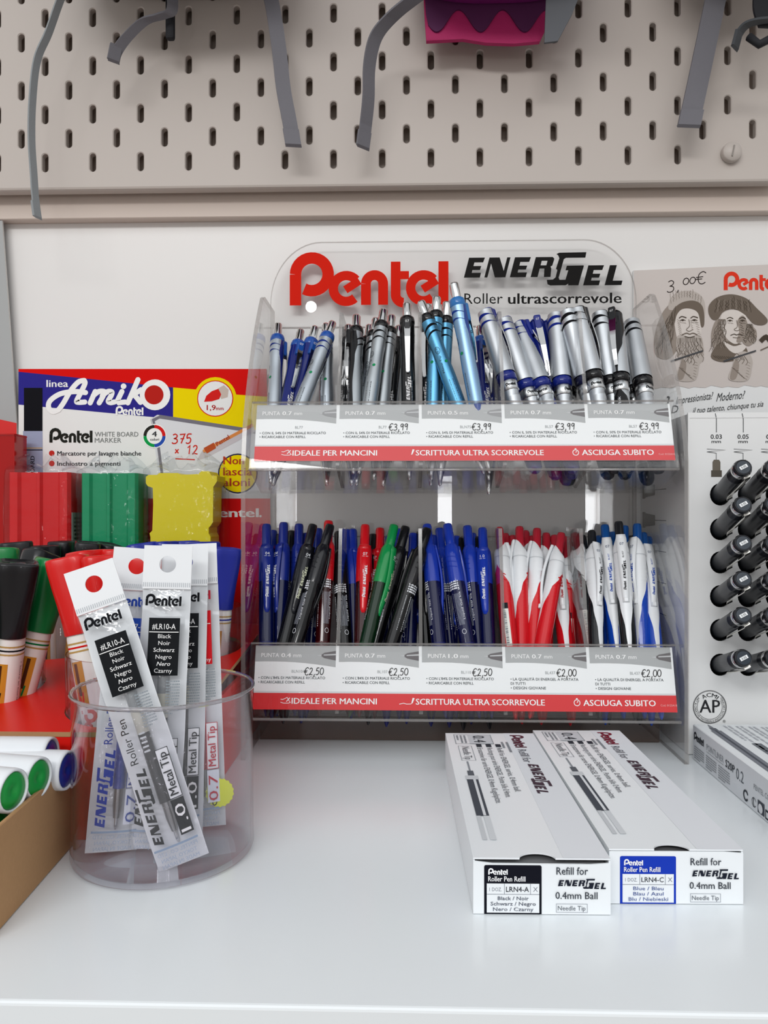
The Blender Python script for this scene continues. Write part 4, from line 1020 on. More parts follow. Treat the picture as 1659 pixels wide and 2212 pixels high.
def put_marker(kind, pxt, pxb, Yt, Yb, face, label, cup=None):
    top = P(*pxt, Yt); bot = P(*pxb, Yb); ax = (top-bot).normalized(); tip = top-ax*.1275
    if tip.z < .0045:
        h = sqrt(max(1e-6, .1275**2-(top.z-.0045)**2)); hv = Vector((ax.x, ax.y, 0))
        hv = hv.normalized() if hv.length > 1e-6 else Vector((0, 1, 0))
        if top.z-.0045 < .1275: tip = Vector((top.x-hv.x*h, top.y-hv.y*h, .0045))
    if cup:
        cx, cy, r = CUPS[cup]; d = Vector((tip.x-cx, tip.y-cy)); lim = r-.0135
        if d.length > lim: d = d.normalized()*lim; tip.x, tip.y = cx+d.x, cy+d.y
    spawn(kind, thing('whiteboard_marker', label, 'marker', 'whiteboard markers in the red stand', orient(tip, tip+(top-tip).normalized(), face)))
put_marker('m_black', (38, 1226), (96, 1545), .436, .425, 0, 'black capped whiteboard marker in front of the left cup', 'left')
put_marker('m_green', (123, 1208), (72, 1480), .466, .452, 20, 'green whiteboard marker leaning right behind the front black marker', 'left')
put_marker('m_black', (92, 1196), (30, 1420), .492, .470, 40, 'black whiteboard marker leaning between the front black and green markers', 'left')
put_marker('m_green', (-4, 1192), (8, 1480), .452, .440, -10, 'green whiteboard marker cut off by the left edge', 'left')
put_marker('m_green', (-46, 1360), (60, 1560), .428, .421, 200, 'upturned whiteboard marker with barcode lying low in the left cup', 'left')
for i, (px, py, Y, bx, ds) in enumerate(((34, 1172, .548, 60, 'leftmost of the back black markers'), (92, 1180, .552, 96, 'second from left of the back black markers'), (138, 1170, .578, 140, 'third from left of the back black markers'), (190, 1172, .560, 160, 'fourth from left of the back black markers, below the green eraser'), (236, 1176, .578, 175, 'rightmost of the back black markers'))):
    put_marker('m_black', (px, py), (bx, 1480), Y, Y+.0, 30*i, 'black capped marker, '+ds, 'back')
for px, py, Y, bx, f, ds in ((146, 1206, .432, 208, -15, 'leftmost red marker, leaning left in the front clear cup'), (221, 1202, .430, 245, 10, 'red marker just right of the leftmost one, behind the left sachet'), (322, 1206, .436, 305, -20, 'rightmost front red marker, behind the blue refill sachet'), (188, 1192, .456, 225, 40, 'red marker in the second row above the left sachet'), (262, 1188, .462, 262, 0, 'red marker in the middle of the back row'), (345, 1192, .462, 310, 60, 'red marker at right behind the folded refill sachets')):
    put_marker('m_red', (px, py), (bx, 1540), Y, Y-.006, f, ds, 'red')
for px, py, Y, bx, f, ds in ((486, 1184, .548, 486, 15, 'blue marker standing at the right end, beside the clear display'), (440, 1172, .566, 445, 30, 'blue marker second from right'), (398, 1170, .582, 405, -20, 'blue marker third from right below the yellow eraser'), (352, 1172, .570, 375, 50, 'blue marker fourth from right'), (305, 1176, .562, 350, 10, 'leftmost blue marker behind the red ones')):
    put_marker('m_blue', (px, py), (bx, 1460), Y, Y-.006, f, ds, 'blue')

# ---------------------------------------------------------------- wrapped whiteboard erasers
def eraser(label, pxl, Y, depth, col, plan=None):
    pts = [P(x, y, Y) for x, y in pxl]; xs = [p.x for p in pts]; zs = [p.z for p in pts]
    x0, x1, z1 = min(xs), max(xs), max(zs); z0 = zplane(Y)+.0012
    root = thing('whiteboard_eraser', label, 'eraser', 'wrapped board erasers', loc=((x0+x1)/2, Y, z0)); o = Vector(root.location)
    m = plastic(col, .45)
    mb = MB()
    if plan:
        w2 = x1-x0
        mb.prism([(x0+a*w2, Y+b*depth) for a, b in plan], lambda a, b, h: Vector((a, b, h))-o, z0, z1, m)
    else:
        mb.prism([(p.x, p.z) for p in pts], lambda a, b, h: Vector((a, Y+h, b))-o, 0, depth, m)
        mb.prism([(p.x*.995+(x0+x1)/2*.005, p.z) for p in pts], lambda a, b, h: Vector((a, Y+h, b))-o, -.0015, 0, m)
    mb.build('eraser_body', root)
    lb = MB(); lb.rect(0, 0, depth*.8, .06, frame_of(Vector((x1+.0012, Y+depth*.05, z0+.035))-o, (.0, 1, 0), (0, 0, 1)), mat('sticker_grey', '#8d8f86', .6))
    if 'yellow' not in label:
        Xs = frame_of(Vector((x1+.0016, Y+depth*.02, z0+.035))-o, (.0, 1, 0), (0, 0, 1))
        lb = MB().box((0, 0, 0), (depth*.85, .06, .0003), mat('sticker_grey', '#b9bbae', .6), Xs); barcode(lb, Xs, .006, .004, .015, .03, ink('#303030'), .0005, 18, 4); fine_print(lb, Xs, .004, .034, .022, .057, 7, ink('#55574f'), .0005); lb.build('barcode_label', root)
    r = random.Random(len(label)); f = MB(); n = 48
    ph = [r.uniform(0, 6.28) for _ in range(8)]
    cx, cz = (x0+x1)/2, 0; hx, hy = (x1-x0)/2+.0042, depth/2+.0032; H = z1-z0
    def fn(s, t):
        a = 2*pi*s; c, d = cos(a), sin(a); g = (abs(c)**6+abs(d)**6)**(-1/6)
        k = 1 + .012*sin(7*a+ph[0]+5*t) + .01*sin(13*a+ph[1]-9*t)
        z = z0-.0004+(H+.002)*min(t, .82)/.82; sh = 1.0
        if t > .82:
            u = (t-.82)/.18; sh = 1-u*.97; z += .003*sin(u*pi)+u*(.007+.006*sin(3*a+ph[2])+.004*sin(9*a+ph[3]))
        return Vector((cx+hx*c*g*k*(1 if t < .82 else 1-u*.55), Y+depth/2+hy*d*g*k*sh, z))-o
    f.grid(fn, n, 40, FILM); f.build('film_wrapper', root)
PLAN = [(0, .12), (.04, 0), (.16, 0), (.20, .10), (.44, .10), (.47, 0), (.52, 0), (.55, .10), (.80, .10), (.84, 0), (.96, 0), (1, .12), (1, 1), (0, 1)]
eraser('red whiteboard eraser in clear film, left of the green one', [(16, 1024), (140, 1020), (150, 1168), (26, 1168)], .609, .026, '#d0161a', PLAN)
eraser('green whiteboard eraser in clear film between red and yellow ones', [(173, 1022), (296, 1022), (296, 1180), (175, 1180)], .609, .026, '#0d9160', PLAN)
ye = [(316, 1030), (322, 1026), (340, 1026), (345, 1022), (385, 1022), (392, 1026), (430, 1024), (436, 1018), (452, 1018), (458, 1028), (470, 1028), (470, 1040), (462, 1052), (461, 1128), (456, 1136), (452, 1140), (452, 1152), (456, 1160), (456, 1250), (326, 1250), (326, 1160), (324, 1152), (330, 1146), (332, 1090), (331, 1054), (320, 1050), (316, 1044)]
eraser('yellow whiteboard eraser with a bumpy outline in clear film', ye, .609, .026, '#e3d21c')

# ---------------------------------------------------------------- kraft box of lying markers
bA, bB = Vector((-.1640, .296)), Vector((-.1692, .3855)); dv = (bB-bA).normalized(); nv = Vector((-dv.y, dv.x))
kb = thing('cardboard_box', 'open brown cardboard tray at lower left holding loose markers', 'box', loc=(-.24, .34, 0)); KO = Vector((-.24, .34, 0))
Lk = (bB-bA).length; Wk = .14; hk = .0425
Xk = Matrix(((nv.x, dv.x, 0, bA.x), (nv.y, dv.y, 0, bA.y), (0, 0, 1, 0), (0, 0, 0, 1)))
Xk = Matrix.Translation(-KO) @ Xk
for nm, lo, hi in (('floor_panel', (.0022, .0022, .0003), (Wk, Lk-.0022, .0022)), ('side_wall', (0, 0, .0003), (.0021, Lk, hk)), ('front_wall', (.0022, 0, .0003), (Wk, .0021, hk-.0006)), ('back_wall', (.0022, Lk-.0021, .0003), (Wk, Lk, hk-.004))):
    MB().rbox(lo, hi, KRAFT, .0004, 1, Xk).build(nm, kb)
def make_lying(key, col):
    Wh = plastic('#e6eaee', .3); C_ = plastic(col, .35)
    b = MB().lathe([(.0070, 0), (.0092, .001), (.0095, .003), (.0095, .128), (.0092, .1298), (.0084, .1300), (.0080, .1292), (.0079, .1270), (.0002, .1270)], 30, Wh)
    W = cyl(lambda v: .0095)
    b.text('WHITEBOARD', 0, 0, lambda a, c, h: W(c-.0030, .05+a, h), ink('#2a2c3a'), h=.0060, w=.046, bold=.03, shear=.2, lay=.0001)
    b.text('marker', 0, 0, lambda a, c, h: W(c-.0030, .099+a, h), ink('#2a2c3a'), h=.0036, w=.019, bold=.02, shear=.2, lay=.0001)
    e = MB().lathe([(.0078, .1271), (.0078, .1288), (.0074, .1294), (.0022, .1294), (.0012, .1286), (.0001, .1286)], 30, C_)
    proto(key, [('barrel', b, []), ('end_plug', e, [])])
for k, c in (('l_green', '#109a3e'), ('l_blue', '#1c2f92'), ('l_black', '#18191c')): make_lying(k, c)
def lying(kind, px, py, Y, yaw, label, roll=0, tilt=0):
    e = P(px, py, Y) if py is not None else px
    ax = Vector((cos(yaw), sin(yaw), tilt)).normalized(); tip = e-ax*.129
    z = ax; y = Vector((0, 0, 1)); y = (y-z*y.dot(z)).normalized(); x = y.cross(z)
    M = Matrix(((x.x, y.x, z.x, tip.x), (x.y, y.y, z.y, tip.y), (x.z, y.z, z.z, tip.z), (0, 0, 0, 1))) @ Matrix.Rotation(radians(roll), 4, 'Z')
    spawn(kind, thing('board_marker', label, 'marker', 'loose markers in the brown box', M))
lying('l_green', 27, 1708, .326, radians(-12), 'white marker with green end, frontmost one above the brown box')
lying('l_green', 82, 1680, .345, radians(-11), 'white marker with green end, second one behind the frontmost')
lying('l_blue', 143, 1664, .366, radians(-4), 'white marker with dark blue end beside the clear tub')
lying('l_blue', Vector((-.176, .3735, .0490)), None, 0, 0, 'white marker lying across the back of the brown box with lettering', 150)
for i, (kd, x, y, z, lb) in enumerate((('l_green', -.1765, .3555, .0295, 'white marker with green end lying under the blue ended one'), ('l_green', -.1800, .3340, .0285, 'white marker in the second layer with green end partly hidden'), ('l_black', -.1900, .3130, .0285, 'white marker with black end at lower left of the brown box'),
    ('l_black', -.1760, .3080, .0118, 'white marker on the box floor at the front, mostly hidden'), ('l_blue', -.1770, .3285, .0118, 'white marker on the box floor, second from the front'), ('l_green', -.1780, .3490, .0118, 'white marker on the box floor, third from the front'), ('l_blue', -.1785, .3700, .0118, 'white marker on the box floor beside the back wall'), ('l_blue', -.1782, .3725, .0308, 'white marker in the second layer beside the box back wall'))):
    lying(kd, Vector((x, y, z)), None, 0, radians(-3), lb)
# ---------------------------------------------------------------- clear round tub with refill sachets
JC = Vector((-.1212, .3815, 0)); JR = .0445; JH = .0825
tub = thing('round_tub', 'clear round plastic tub holding refill sachets in the foreground', 'tub', loc=JC)
mb = MB(); R_ = JR
mb.lathe([(.0002, .0004), (R_-.003, .0004), (R_-.0008, .0012), (R_, .0035), (R_-.0004, .012), (R_-.0006, JH-.003), (R_, JH-.0022), (R_+.0003, JH-.0005), (R_-.0002, JH), (R_-.0012, JH-.0008), (R_-.0016, .0045), (R_-.004, .0022), (.0002, .0020)], 72, PETG, caps=False)
mb.build('wall', tub)
mb = MB(); mb.lathe([(R_-.0014, JH-.0007), (R_-.0002, JH+.0004), (R_+.0006, JH-.0007), (R_-.0002, JH-.0018), (R_-.0014, JH-.0007)], 72, clear('tub_rim', '#dfdde0', .03, 1.5, .12, '#ffffff', None, 1.6), caps=False)
mb.build('rim', tub)
SW, SL_ = .0242, .1500
SBACK = mat('sachet_white_film', '#eaedf0', .3, 0, .3); SCLEAR = clear('sachet_clear_film', '#f6f7f8', .08, 1.5, .03, '#f2f5f8', (90, .5, .003), 1.3)
def make_sachet(key, col, code, names, tip_txt, block):
    K = ink(col); b = MB(); L = SL_; w2 = SW/2
    r = random.Random(key); ph = [r.uniform(0, 6.28) for _ in range(5)]
    def wave(x, z): return .0006*sin(z*95+ph[0])+.0005*sin(z*160+x*120+ph[1])
    # header with hang hole
    hole = [(.0042*cos(2*pi*k/24), .1405+.0042*sin(2*pi*k/24)) for k in range(24)]
    b.prism([(-w2, .128), (w2, .128), (w2, L), (-w2, L)], lambda x, z, h: Vector((x, wave(0, .128)+h, z)), -.0004, .0004, SBACK, [hole])
    b.grid(lambda s, t: Vector((-w2+SW*s, wave(-w2+SW*s, .128*t)*(1 if t < .97 else (1-t)/.03)+wave(0, .128)*max(0, (t-.97)/.03)+.0012, .128*t)), 8, 40, SBACK)
    X = lambda u, v, h: Vector((u, -.0026-h, v))
    XH = lambda u, v, h: Vector((u, wave(0, .128)-.0005-h, v))
    tick = ink('#b9bec4')
    for k in range(24): b.rect(-w2+.0010*k+.0004, .1290, -w2+.0010*k+.0008, .1312, XH, tick, 0)
    # clear front with a bulge round the refill
    f = MB(); f.grid(lambda s, t: Vector((-w2+SW*s, -.0012-.0030*sin(pi*s)**.7*min(1, 8*t+.1, 8*(1-t)+.1)+wave(SW*s, .128*t)*.6, .0006+.127*t)), 14, 40, SCLEAR)
    # header prints on the film
    fy = lambda u, v: -.0012-.0030*max(0, sin(pi*(u+w2)/SW))**.7*min(1, 8*v/.128+.1, 8*(1-v/.128)+.1)-.0006
    F = lambda u, v, h: Vector((u, min(fy(u, v), -.0026)-.0004-h, v))
    p = MB()
    logo_round(p, F, -.0095, .1195, .0178, K, .0002, 10)
    X0, X1 = -.0070, .0082; Z0, Z1 = .0850, .1135
    for i in range(6):
        a, c_ = X0+(X1-X0)*i/6, X0+(X1-X0)*(i+1)/6
        for j in range(3): p.rect(a, Z0+(Z1-Z0)*j/3, c_, Z0+(Z1-Z0)*(j+1)/3, F, ink(block), .0001)
    Wt = ink('#f2f2f2')
    p.text(code, (X0+X1)/2, Z1-.0056, F, Wt, h=.0027, w=.0115, bold=.01, align='c', lay=.0005); p.rect(X0+.0004, Z1-.0072, X1-.0004, Z1-.0068, F, Wt, .0004, 5)
    for i, t in enumerate(names): p.text(t, (X0+X1)/2+.0006, Z1-.0100-.0034*i, F, Wt, h=.0020, align='c', squeeze=1.05, lay=.0005, shear=.25 if t == 'Nero' else 0, bold=.02 if i in (2, 4) else 0)
    fine_print(p, F, .0030, .066, .0095, .083, 12, ink('#8e969c'), .0003, 2)
    # lower print
    def up(x0): return lambda u, v, h: F(x0-v, .0125+u, h)
    logo_slant(p, up(-.0046), 0, 0, .036, K, .0003); p.text('Roller Pen', .039, 0, up(-.0046), K, h=.0038, w=.022, lay=.0003)
    p.rect(.0038, .0135, .0098, .0300, F, K if tip_txt == '1.0' else ink('#dfe4ee'), .0002, 2); p.text(tip_txt, .0145-.0125, .0, up(.0090), Wt if tip_txt == '1.0' else K, h=.0044, w=.0130, lay=.0006)
    p.frame(.0038, .0305, .0098, .0545, .0003, F, K, .0003); p.rect(.0040, .0307, .0096, .0543, F, SBACK, .0001, 2)
    p.text('Metal Tip', .0195, 0, up(.0085), K, h=.0038, w=.0205, bold=.02, lay=.0006)
    p.rect(-.0105, .0098, .0105, .0108, F, ink('#8fa3bb'), .0003, 6)
    mir = lambda u, v, h: F(-u, v, h)
    for i, t in enumerate(('PENTEL CO., LTD', 'TOKYO, JAPAN', 'MADE IN JAPAN')): p.text(t, 0, .0072-.0028*i, mir, ink('#9fb0c6'), h=.0017, align='c', lay=.0003)
    rf = MB(); Xr = Matrix.Translation((.0008, -.0006, 0))
    g0, g1 = plastic('#8e9194', .3), plastic('#c9c6ba', .35)
    rf.lathe([(.0003, .0105), (.0008, .012), (.0009, .016)], 10, STEEL, Xr)
    rf.lathe([(.0015, .0160), (.0022, .022), (.0022, .030)], 14, metal('#9b9b9b', .3), Xr); rf.lathe([(.0029, .030), (.0029, .0640)], 16, plastic(col, .15), Xr); rf.lathe([(.0029, .0640), (.0029, .0760)], 16, g1, Xr); rf.lathe([(.0029, .0760), (.0029, .106)], 16, g0, Xr)
    Wr = lambda u, v, h: Vector((.0008+u, -.0036-h-.0001, v))
    for k in range(5): rf.rect(-.0016, .055+k*.0022, .0012, .0559+k*.0022, Wr, ink('#c2c6ca'), .0001)
    proto(key, [('back_film', b, []), ('refill', rf, []), ('print', p, []), ('front_film', f, [])])
NB = ('Black', 'Noir', 'Schwarz', 'Negro', 'Nero', 'Czarny')
make_sachet('s_black', '#17181c', '#LR10-A', NB, '1.0', '#1d1f22')
make_sachet('s_blue', '#27439c', '#LR7-C', ('Blue', 'Bleu', 'Blau', 'Azul', 'Blu', 'Niebieski'), '0.7', '#2a50b8')
make_sachet('s_red', '#c02a3e', '#LR7-B', ('Red', 'Rouge', 'Rot', 'Rojo', 'Rosso', 'Czerwony'), '0.7', '#cf1f28')
def sachet(key, pt_, pb_, Yt, Yb, face, label):
    top = P(*pt_, Yt); bot = P(*pb_, Yb); ax = (top-bot).normalized(); tip = top-ax*SL_
    if tip.z < .0035: tip.z = .0035; ax = (top-tip).normalized()
    root = thing('refill_sachet', label, 'sachet', 'refill sachets in the clear tub', orient(tip, tip+ax, face)); spawn(key, root); return root
sachet('s_black', (193, 1229), (395, 1866), .374, .3590, -4, 'white sachet with black label, frontmost, leaning left across the tub')
sachet('s_blue', (296, 1217), (240, 1878), .396, .3700, 3, 'sachet with blue print leaning behind the frontmost black one')
sachet('s_black', (363, 1212), (332, 1872), .388, .3730, -12, 'upright sachet with black label, right of the blue one')
sachet('s_black', (400, 1186), (385, 1840), .406, .3900, -6, 'sachet with black label partly hidden behind the upright black one')
red = sachet('s_red', (420, 1204), (438, 1832), .415, .4000, -6, 'sachet with red print, rightmost in the clear tub')
mb = MB(); c_ = (.0098, .0178); YS = mat('fluorescent_yellow_sticker', '#e6f016', .5)
F2 = lambda u, v, h: Vector((u, -.0034-h, v))
mb.prism([(c_[0]+(.0075 if k % 2 else .0069)*cos(2*pi*k/36), c_[1]+(.0075 if k % 2 else .0069)*sin(2*pi*k/36)) for k in range(36)], lambda a, b, h: Vector((a, -.0036+h, b)), 0, .0003, YS)
hand(mb, lambda u, v, h: Vector((u, -.0038-h, v)), '0', c_[0]-.006, c_[1]+.002, .003, .0005, BLK); hand(mb, lambda u, v, h: Vector((u, -.0038-h, v)), '0', c_[0]-.004, c_[1]-.006, .003, .0005, BLK)
mb.build('price_sticker', red)

# ---------------------------------------------------------------- refill boxes
BOXW = mat('white_box_card', '#e9edf0', .35)
DK = ink('#33363e')
def refill_box(bx, y0, y1, rot, col, code, names, label, opened):
    W_b, H_b, L_b = .0578, .0238, y1-y0
    X = Matrix.Translation((bx, y0, 0)) @ Matrix.Rotation(rot, 4, 'Z')
    root = thing('refill_box', label, 'box', 'refill boxes on the counter', X)
    e = .0006
    mb = MB(); t = .0007
    mb.box((0, 0, .0003), (t, L_b, H_b-t-.0002), BOXW); mb.box((W_b-t, 0, .0003), (W_b, L_b, H_b-t-.0002), BOXW); mb.box((t, L_b-t, .0003), (W_b-t, L_b, H_b-t-.0002), BOXW); mb.box((t, t, .0003), (W_b-t, L_b-t, .001), BOXW)
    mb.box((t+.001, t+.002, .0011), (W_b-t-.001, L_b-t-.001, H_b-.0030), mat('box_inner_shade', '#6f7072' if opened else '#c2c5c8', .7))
    mb.build('carton', root)
    # lid with thumb notch
    cx = W_b*.47; r = .0076
    notch = [(cx+r*cos(pi-pi*k/16), max(-.0002, .0052*sin(pi*k/16))) for k in range(17)]
    lid = MB(); X_L = lambda a, b, h: Vector((a, b, H_b+h))
    lid.prism([(0, 0)]+[(a, max(b, 0)) for a, b in notch]+[(W_b, 0), (W_b, L_b), (0, L_b)], X_L, -t, 0, BOXW)
    U = lambda u, v, h: Vector((v, L_b-u, H_b+h))
    S = .001; FP = ink('#686c72'); F2_ = ink('#8a8e94')
    lid.rect(0, 38*S, L_b, W_b, U, ink('#dcdfe4'), .0001)
    lid.frame(4*S, 5*S, 24*S, 29*S, .4*S, U, F2_, .0003); lid.rect(4.4*S, 14*S, 23.6*S, 28.6*S, U, ink('#c6c8cd'), .0002)
    lid.text('0.4', 7*S, 17*S, U, DK, h=7.5*S, w=14*S, lay=.0004); fine_print(lid, U, 6*S, 6*S, 22*S, 13*S, 3, F2_, .0003)
    lid.frame(28*S, 6*S, 56*S, 14.5*S, .3*S, U, F2_, .0003); lid.text('Needle Tip', 30*S, 8.2*S, U, FP, h=4.6*S, w=24*S, lay=.0003)
    for i, tx in enumerate(('Ersatzmine für serie ENERGEL 0.4mm Kugelspitze.', 'Recharge pour série ENERGEL. Pointe bille 0.4mm.', 'Refill for ENERGEL series, 0.4mm ball.')):
        lid.rect(24.6*S, (17.5+6*i)*S, 30*S, (20.8+6*i)*S, U, DK, .0003); lid.text(tx, 32*S, (17.6+6*i)*S, U, FP, h=3.3*S, w=(90-8*i)*S, lay=.0003)
    # refill drawing
    for a, b, v0, v1, c in ((58, 74, 8.6, 9.6, '#8b8f96'), (74, 82, 7.4, 10.8, '#5d6168'), (82, 88, 5.6, 12.6, '#c9ccd0'), (88, 138, 6.0, 12.2, '#4a4e56'), (88, 138, 9.4, 10.8, '#d6d9dd'), (138, 165, 6.0, 8.0, '#c3c7cb'), (138, 165, 9.4, 12.2, '#ccd0d4')):
        lid.rect(a*S, v0*S, b*S, v1*S, U, ink(c), .0003 if (v0, v1) != (9.4, 10.8) else .0005)
    P1 = ink('#5b2f3c') if opened else ink('#7c2436')
    logo_round(lid, U, 5*S, 41.5*S, 26*S, P1, .0003, 10)
    lid.text('Refill for', 35*S, 42*S, U, ink('#5c5d66'), h=5.2*S, w=24*S, lay=.0003); logo_slant(lid, U, 62*S, 43.5*S, 46*S, ink('#4a3a44'), .0003)
    fine_print(lid, U, 20*S, 33*S, 40*S, 39*S, 2, F2_, .0003)
    lid.build('lid', root)
    fr = MB(); fz = .0003
    ft = H_b-.0012 if opened else H_b-t-.0002
    fr.prism([(0, fz), (W_b, fz), (W_b, ft-.0006), (W_b*.86, ft-.0012 if opened else ft), (W_b*.14, ft-.0010 if opened else ft), (0, ft)], lambda a, b, h: Vector((a, h, b)), -.0004, .0003, BOXW)
    X2 = lambda u, v, h: Vector((u, -.0004-h, v))
    C_ = ink(col)
    ht = H_b*.88
    fr.poly([(4.6*S, fz)]+[(5.4*S-.8*S*cos(a), ht-.8*S+.8*S*sin(a)) for a in steps(0, pi/2, 5)]+[(28.0*S+.8*S*sin(a), ht-.8*S+.8*S*cos(a)) for a in steps(0, pi/2, 5)]+[(28.8*S, fz)], X2, C_, .0001)
    fr.rect(5.7*S, .9*S, 27.8*S, 13.2*S, X2, BOXW, .0002)
    Wt = ink('#f0f0f2'); G_ = ink('#7d828c')
    logo_round(fr, X2, 6.3*S, 17.0*S, 8.2*S, Wt, .0003, 8); fr.text('Roller Pen Refill', 6.3*S, 14.2*S, X2, Wt, h=2.1*S, w=15.6*S, bold=.03, lay=.0003)
    fr.rect(5.7*S, 8.6*S, 27.8*S, 8.8*S, X2, G_, .0003); fr.rect(13*S, 8.8*S, 13.2*S, 13.2*S, X2, G_, .0003); fr.rect(24*S, 8.8*S, 24.2*S, 13.2*S, X2, G_, .0003)
    fr.text('1 DOZ.', 6.8*S, 10*S, X2, G_, h=1.5*S, w=5.2*S, lay=.0003); fr.text(code, 13.8*S, 9.8*S, X2, DK, h=2.1*S, w=9.6*S, bold=.01, lay=.0003); fr.text('X', 25.2*S, 9.9*S, X2, G_, h=1.9*S, lay=.0003)
    for i, (tx, ww) in enumerate(names): fr.text(tx, 16.8*S, (6.3-2.3*i)*S, X2, ink('#5c6270') if opened else ink('#5f6fa0'), h=1.5*S, w=ww*S, align='c', lay=.0003, bold=.015)
    for tx, v, h, u0, u1, bo in (('Refill for', 17.2, 3.1, 35, 48.2, .0), ('0.4mm Ball', 7.0, 2.9, 34.6, 52.2, .0)): fr.text(tx, u0*S, v*S, X2, ink('#44484f'), h=h*S, w=(u1-u0)*S, bold=.02, lay=.0003)
    logo_slant(fr, X2, 35.6*S, 12.4*S, 20*S, ink('#202430'), .0003)
    fr.frame(34.9*S, 1.2*S, 48*S, 4.9*S, .15*S, X2, G_, .0003); fr.text('Needle Tip', 35.6*S, 2.1*S, X2, ink('#5e636b'), h=1.9*S, w=11.6*S, lay=.0003)
    fr.build('front_flap', root)
A0 = G(1022, 1974); B0 = G(1316, 1952)
refill_box(A0.x, A0.y, A0.y+.182, .012, '#15161f', 'LRN4-A', (('Black / Noir', 13), ('Schwarz / Negro', 19), ('Nero / Czarny', 17)), 'white refill box with black label block, nearer and left of the pair', True)
refill_box(A0.x+.0597, B0.y, B0.y+.180, .017, '#1c3ab0', 'LRN4-C', (('Blue / Bleu', 13), ('Blau / Azul', 13), ('Blu / Niebieski', 17)), 'white refill box with blue label block, right of the pair', False)

# ---------------------------------------------------------------- fine liner display at the right
BEIGE = mat('printed_beige_card', '#c9c0bb', .45); LW = mat('stand_white_card', '#e3e4e4', .45)
fl = thing('fineliner_stand', 'white card fineliner display with sketched heads on its back board', 'display stand', loc=(.27, .6, 0)); FO = Vector((.27, .6, 0))
YB, YFt = .6485, .5405
xb0 = P(1368, 600, YB).x; zbt = P(1368, 583, YB).z
SBk = Surf((xb0, YB, 0), (1, 0, 0), (0, 0, 1)); SB = _S(SBk.X.copy(), rel(SBk.X, FO))
XRm = .420
mb = MB(); mb.rbox((xb0, YB+.0001, .0005), (XRm, YB+.003, zbt), LW, .0006, 1, Matrix.Translation(-FO))
rag = [(1368, 841)] + [(1368+12*i, 838+2.2*sin(i*2.1)+1.4*sin(i*5.3)) for i in range(1, 32)]
top = [(1368, 585), (1760, 568)]
mb.k = -1
SB.poly(mb, [(1369, 584.5), (1740, 568)] + [(1740, 832)] + [(x, y-(x-1368)*.012) for x, y in rag[::-1]], BEIGE, .0003)
a = SB.at(1563, 627); b_ = SB.at(1684, 627); logo_round(mb, SB.X, a[0], a[1], b_[0]-a[0], ink('#dc3a26'), .0005, 20)
k1 = SB.at(1441, 630)[0]-SB.at(1440, 630)[0]
a = SB.at(1440, 632); hand(mb, SB.X, '3,', a[0], a[1], 25*k1, 1.8*k1, ink('#2e2624'), .0005, .08, .72)
a = SB.at(1474, 616); hand(mb, SB.X, '00', a[0], a[1], 14*k1, 1.8*k1, ink('#2e2624'), .0005, .14, 1.0)
a = SB.at(1502, 614); hand(mb, SB.X, '€', a[0], a[1], 24*k1, 1.8*k1, ink('#2e2624'), .0005, .05, .8)
# two plain pencil style heads
c0, c1, c2, c3, c4 = ink('#b8afa8'), ink('#978c83'), ink('#6f645a'), ink('#4a4138'), ink('#d6cec8')
NSK = [0]
def sk(pts, m, lay):
    NSK[0] += 1; mb.k = -1; SB.poly(mb, smooth(pts, True), m, (.0006 if lay < .0014 else .0011)+NSK[0]*2.4e-5)
def ln(pts, wd, m, lay=.0014): SB.line(mb, smooth(pts, False, 4) if len(pts) > 2 else pts, wd, m, lay)
rr = random.Random(12)
def strands(n, start, end, amp, cols, wd=.7, lay=.0012, wav=3):
    """wavy pencil strokes from one edge to another"""
    for i in range(n):
        t = (i+.5)/n; a, b = start(t), end(t); ph_ = rr.uniform(0, 6.3); q = rr.uniform(.6, 1.3)
        L_ = rr.uniform(.6, 1.0)
        ln([(a[0]+(b[0]-a[0])*L_*k/6+amp*q*sin(ph_+wav*k*.9)*min(1, k/2), a[1]+(b[1]-a[1])*L_*k/6) for k in range(7)], wd*rr.uniform(.6, 1.3), cols[i % len(cols)], lay)
def hatch(n, x0, y0, x1, y1, dx, dy, m, wd=.6, lay=.0013):
    for i in range(n):
        t = i/(n-1); x, y = x0+(x1-x0)*t, y0+(y1-y0)*t; ln([(x, y), (x+dx*rr.uniform(.7, 1.1), y+dy*rr.uniform(.7, 1.1))], wd, m, lay)
# head one: long beard and soft cap
sk([(1418, 770), (1412, 740), (1420, 700), (1436, 668), (1462, 650), (1480, 690), (1470, 740), (1446, 775)], c1, .0005)
sk([(1444, 668), (1452, 640), (1480, 628), (1508, 634), (1522, 655), (1520, 690), (1500, 660), (1470, 668)], c0, .0006)
sk([(1457, 692), (1462, 672), (1484, 664), (1506, 668), (1513, 690), (1514, 722), (1504, 742), (1486, 746), (1466, 738), (1459, 716)], c4, .0009)
sk([(1446, 700), (1452, 672), (1472, 654), (1500, 650), (1518, 664), (1521, 700), (1514, 706), (1508, 678), (1494, 668), (1474, 668), (1462, 680), (1456, 700)], c2, .0010)
sk([(1462, 728), (1474, 724), (1488, 728), (1502, 724), (1515, 728), (1520, 760), (1512, 786), (1490, 772), (1474, 780), (1462, 760)], c0, .0010)
strands(26, lambda t: (1463+52*t, 728+6*abs(t-.5)), lambda t: (1458+64*t, 792-18*abs(t-.4)), 2.2, (c2, c1, c3))
strands(30, lambda t: (1440+20*t, 690-30*t), lambda t: (1408+44*t, 772-10*t), 3.0, (c2, c1, c2, c3))
strands(12, lambda t: (1446+70*t, 658-16*sin(pi*t)), lambda t: (1444+74*t, 634-12*sin(pi*t)), 1.2, (c1, c2))
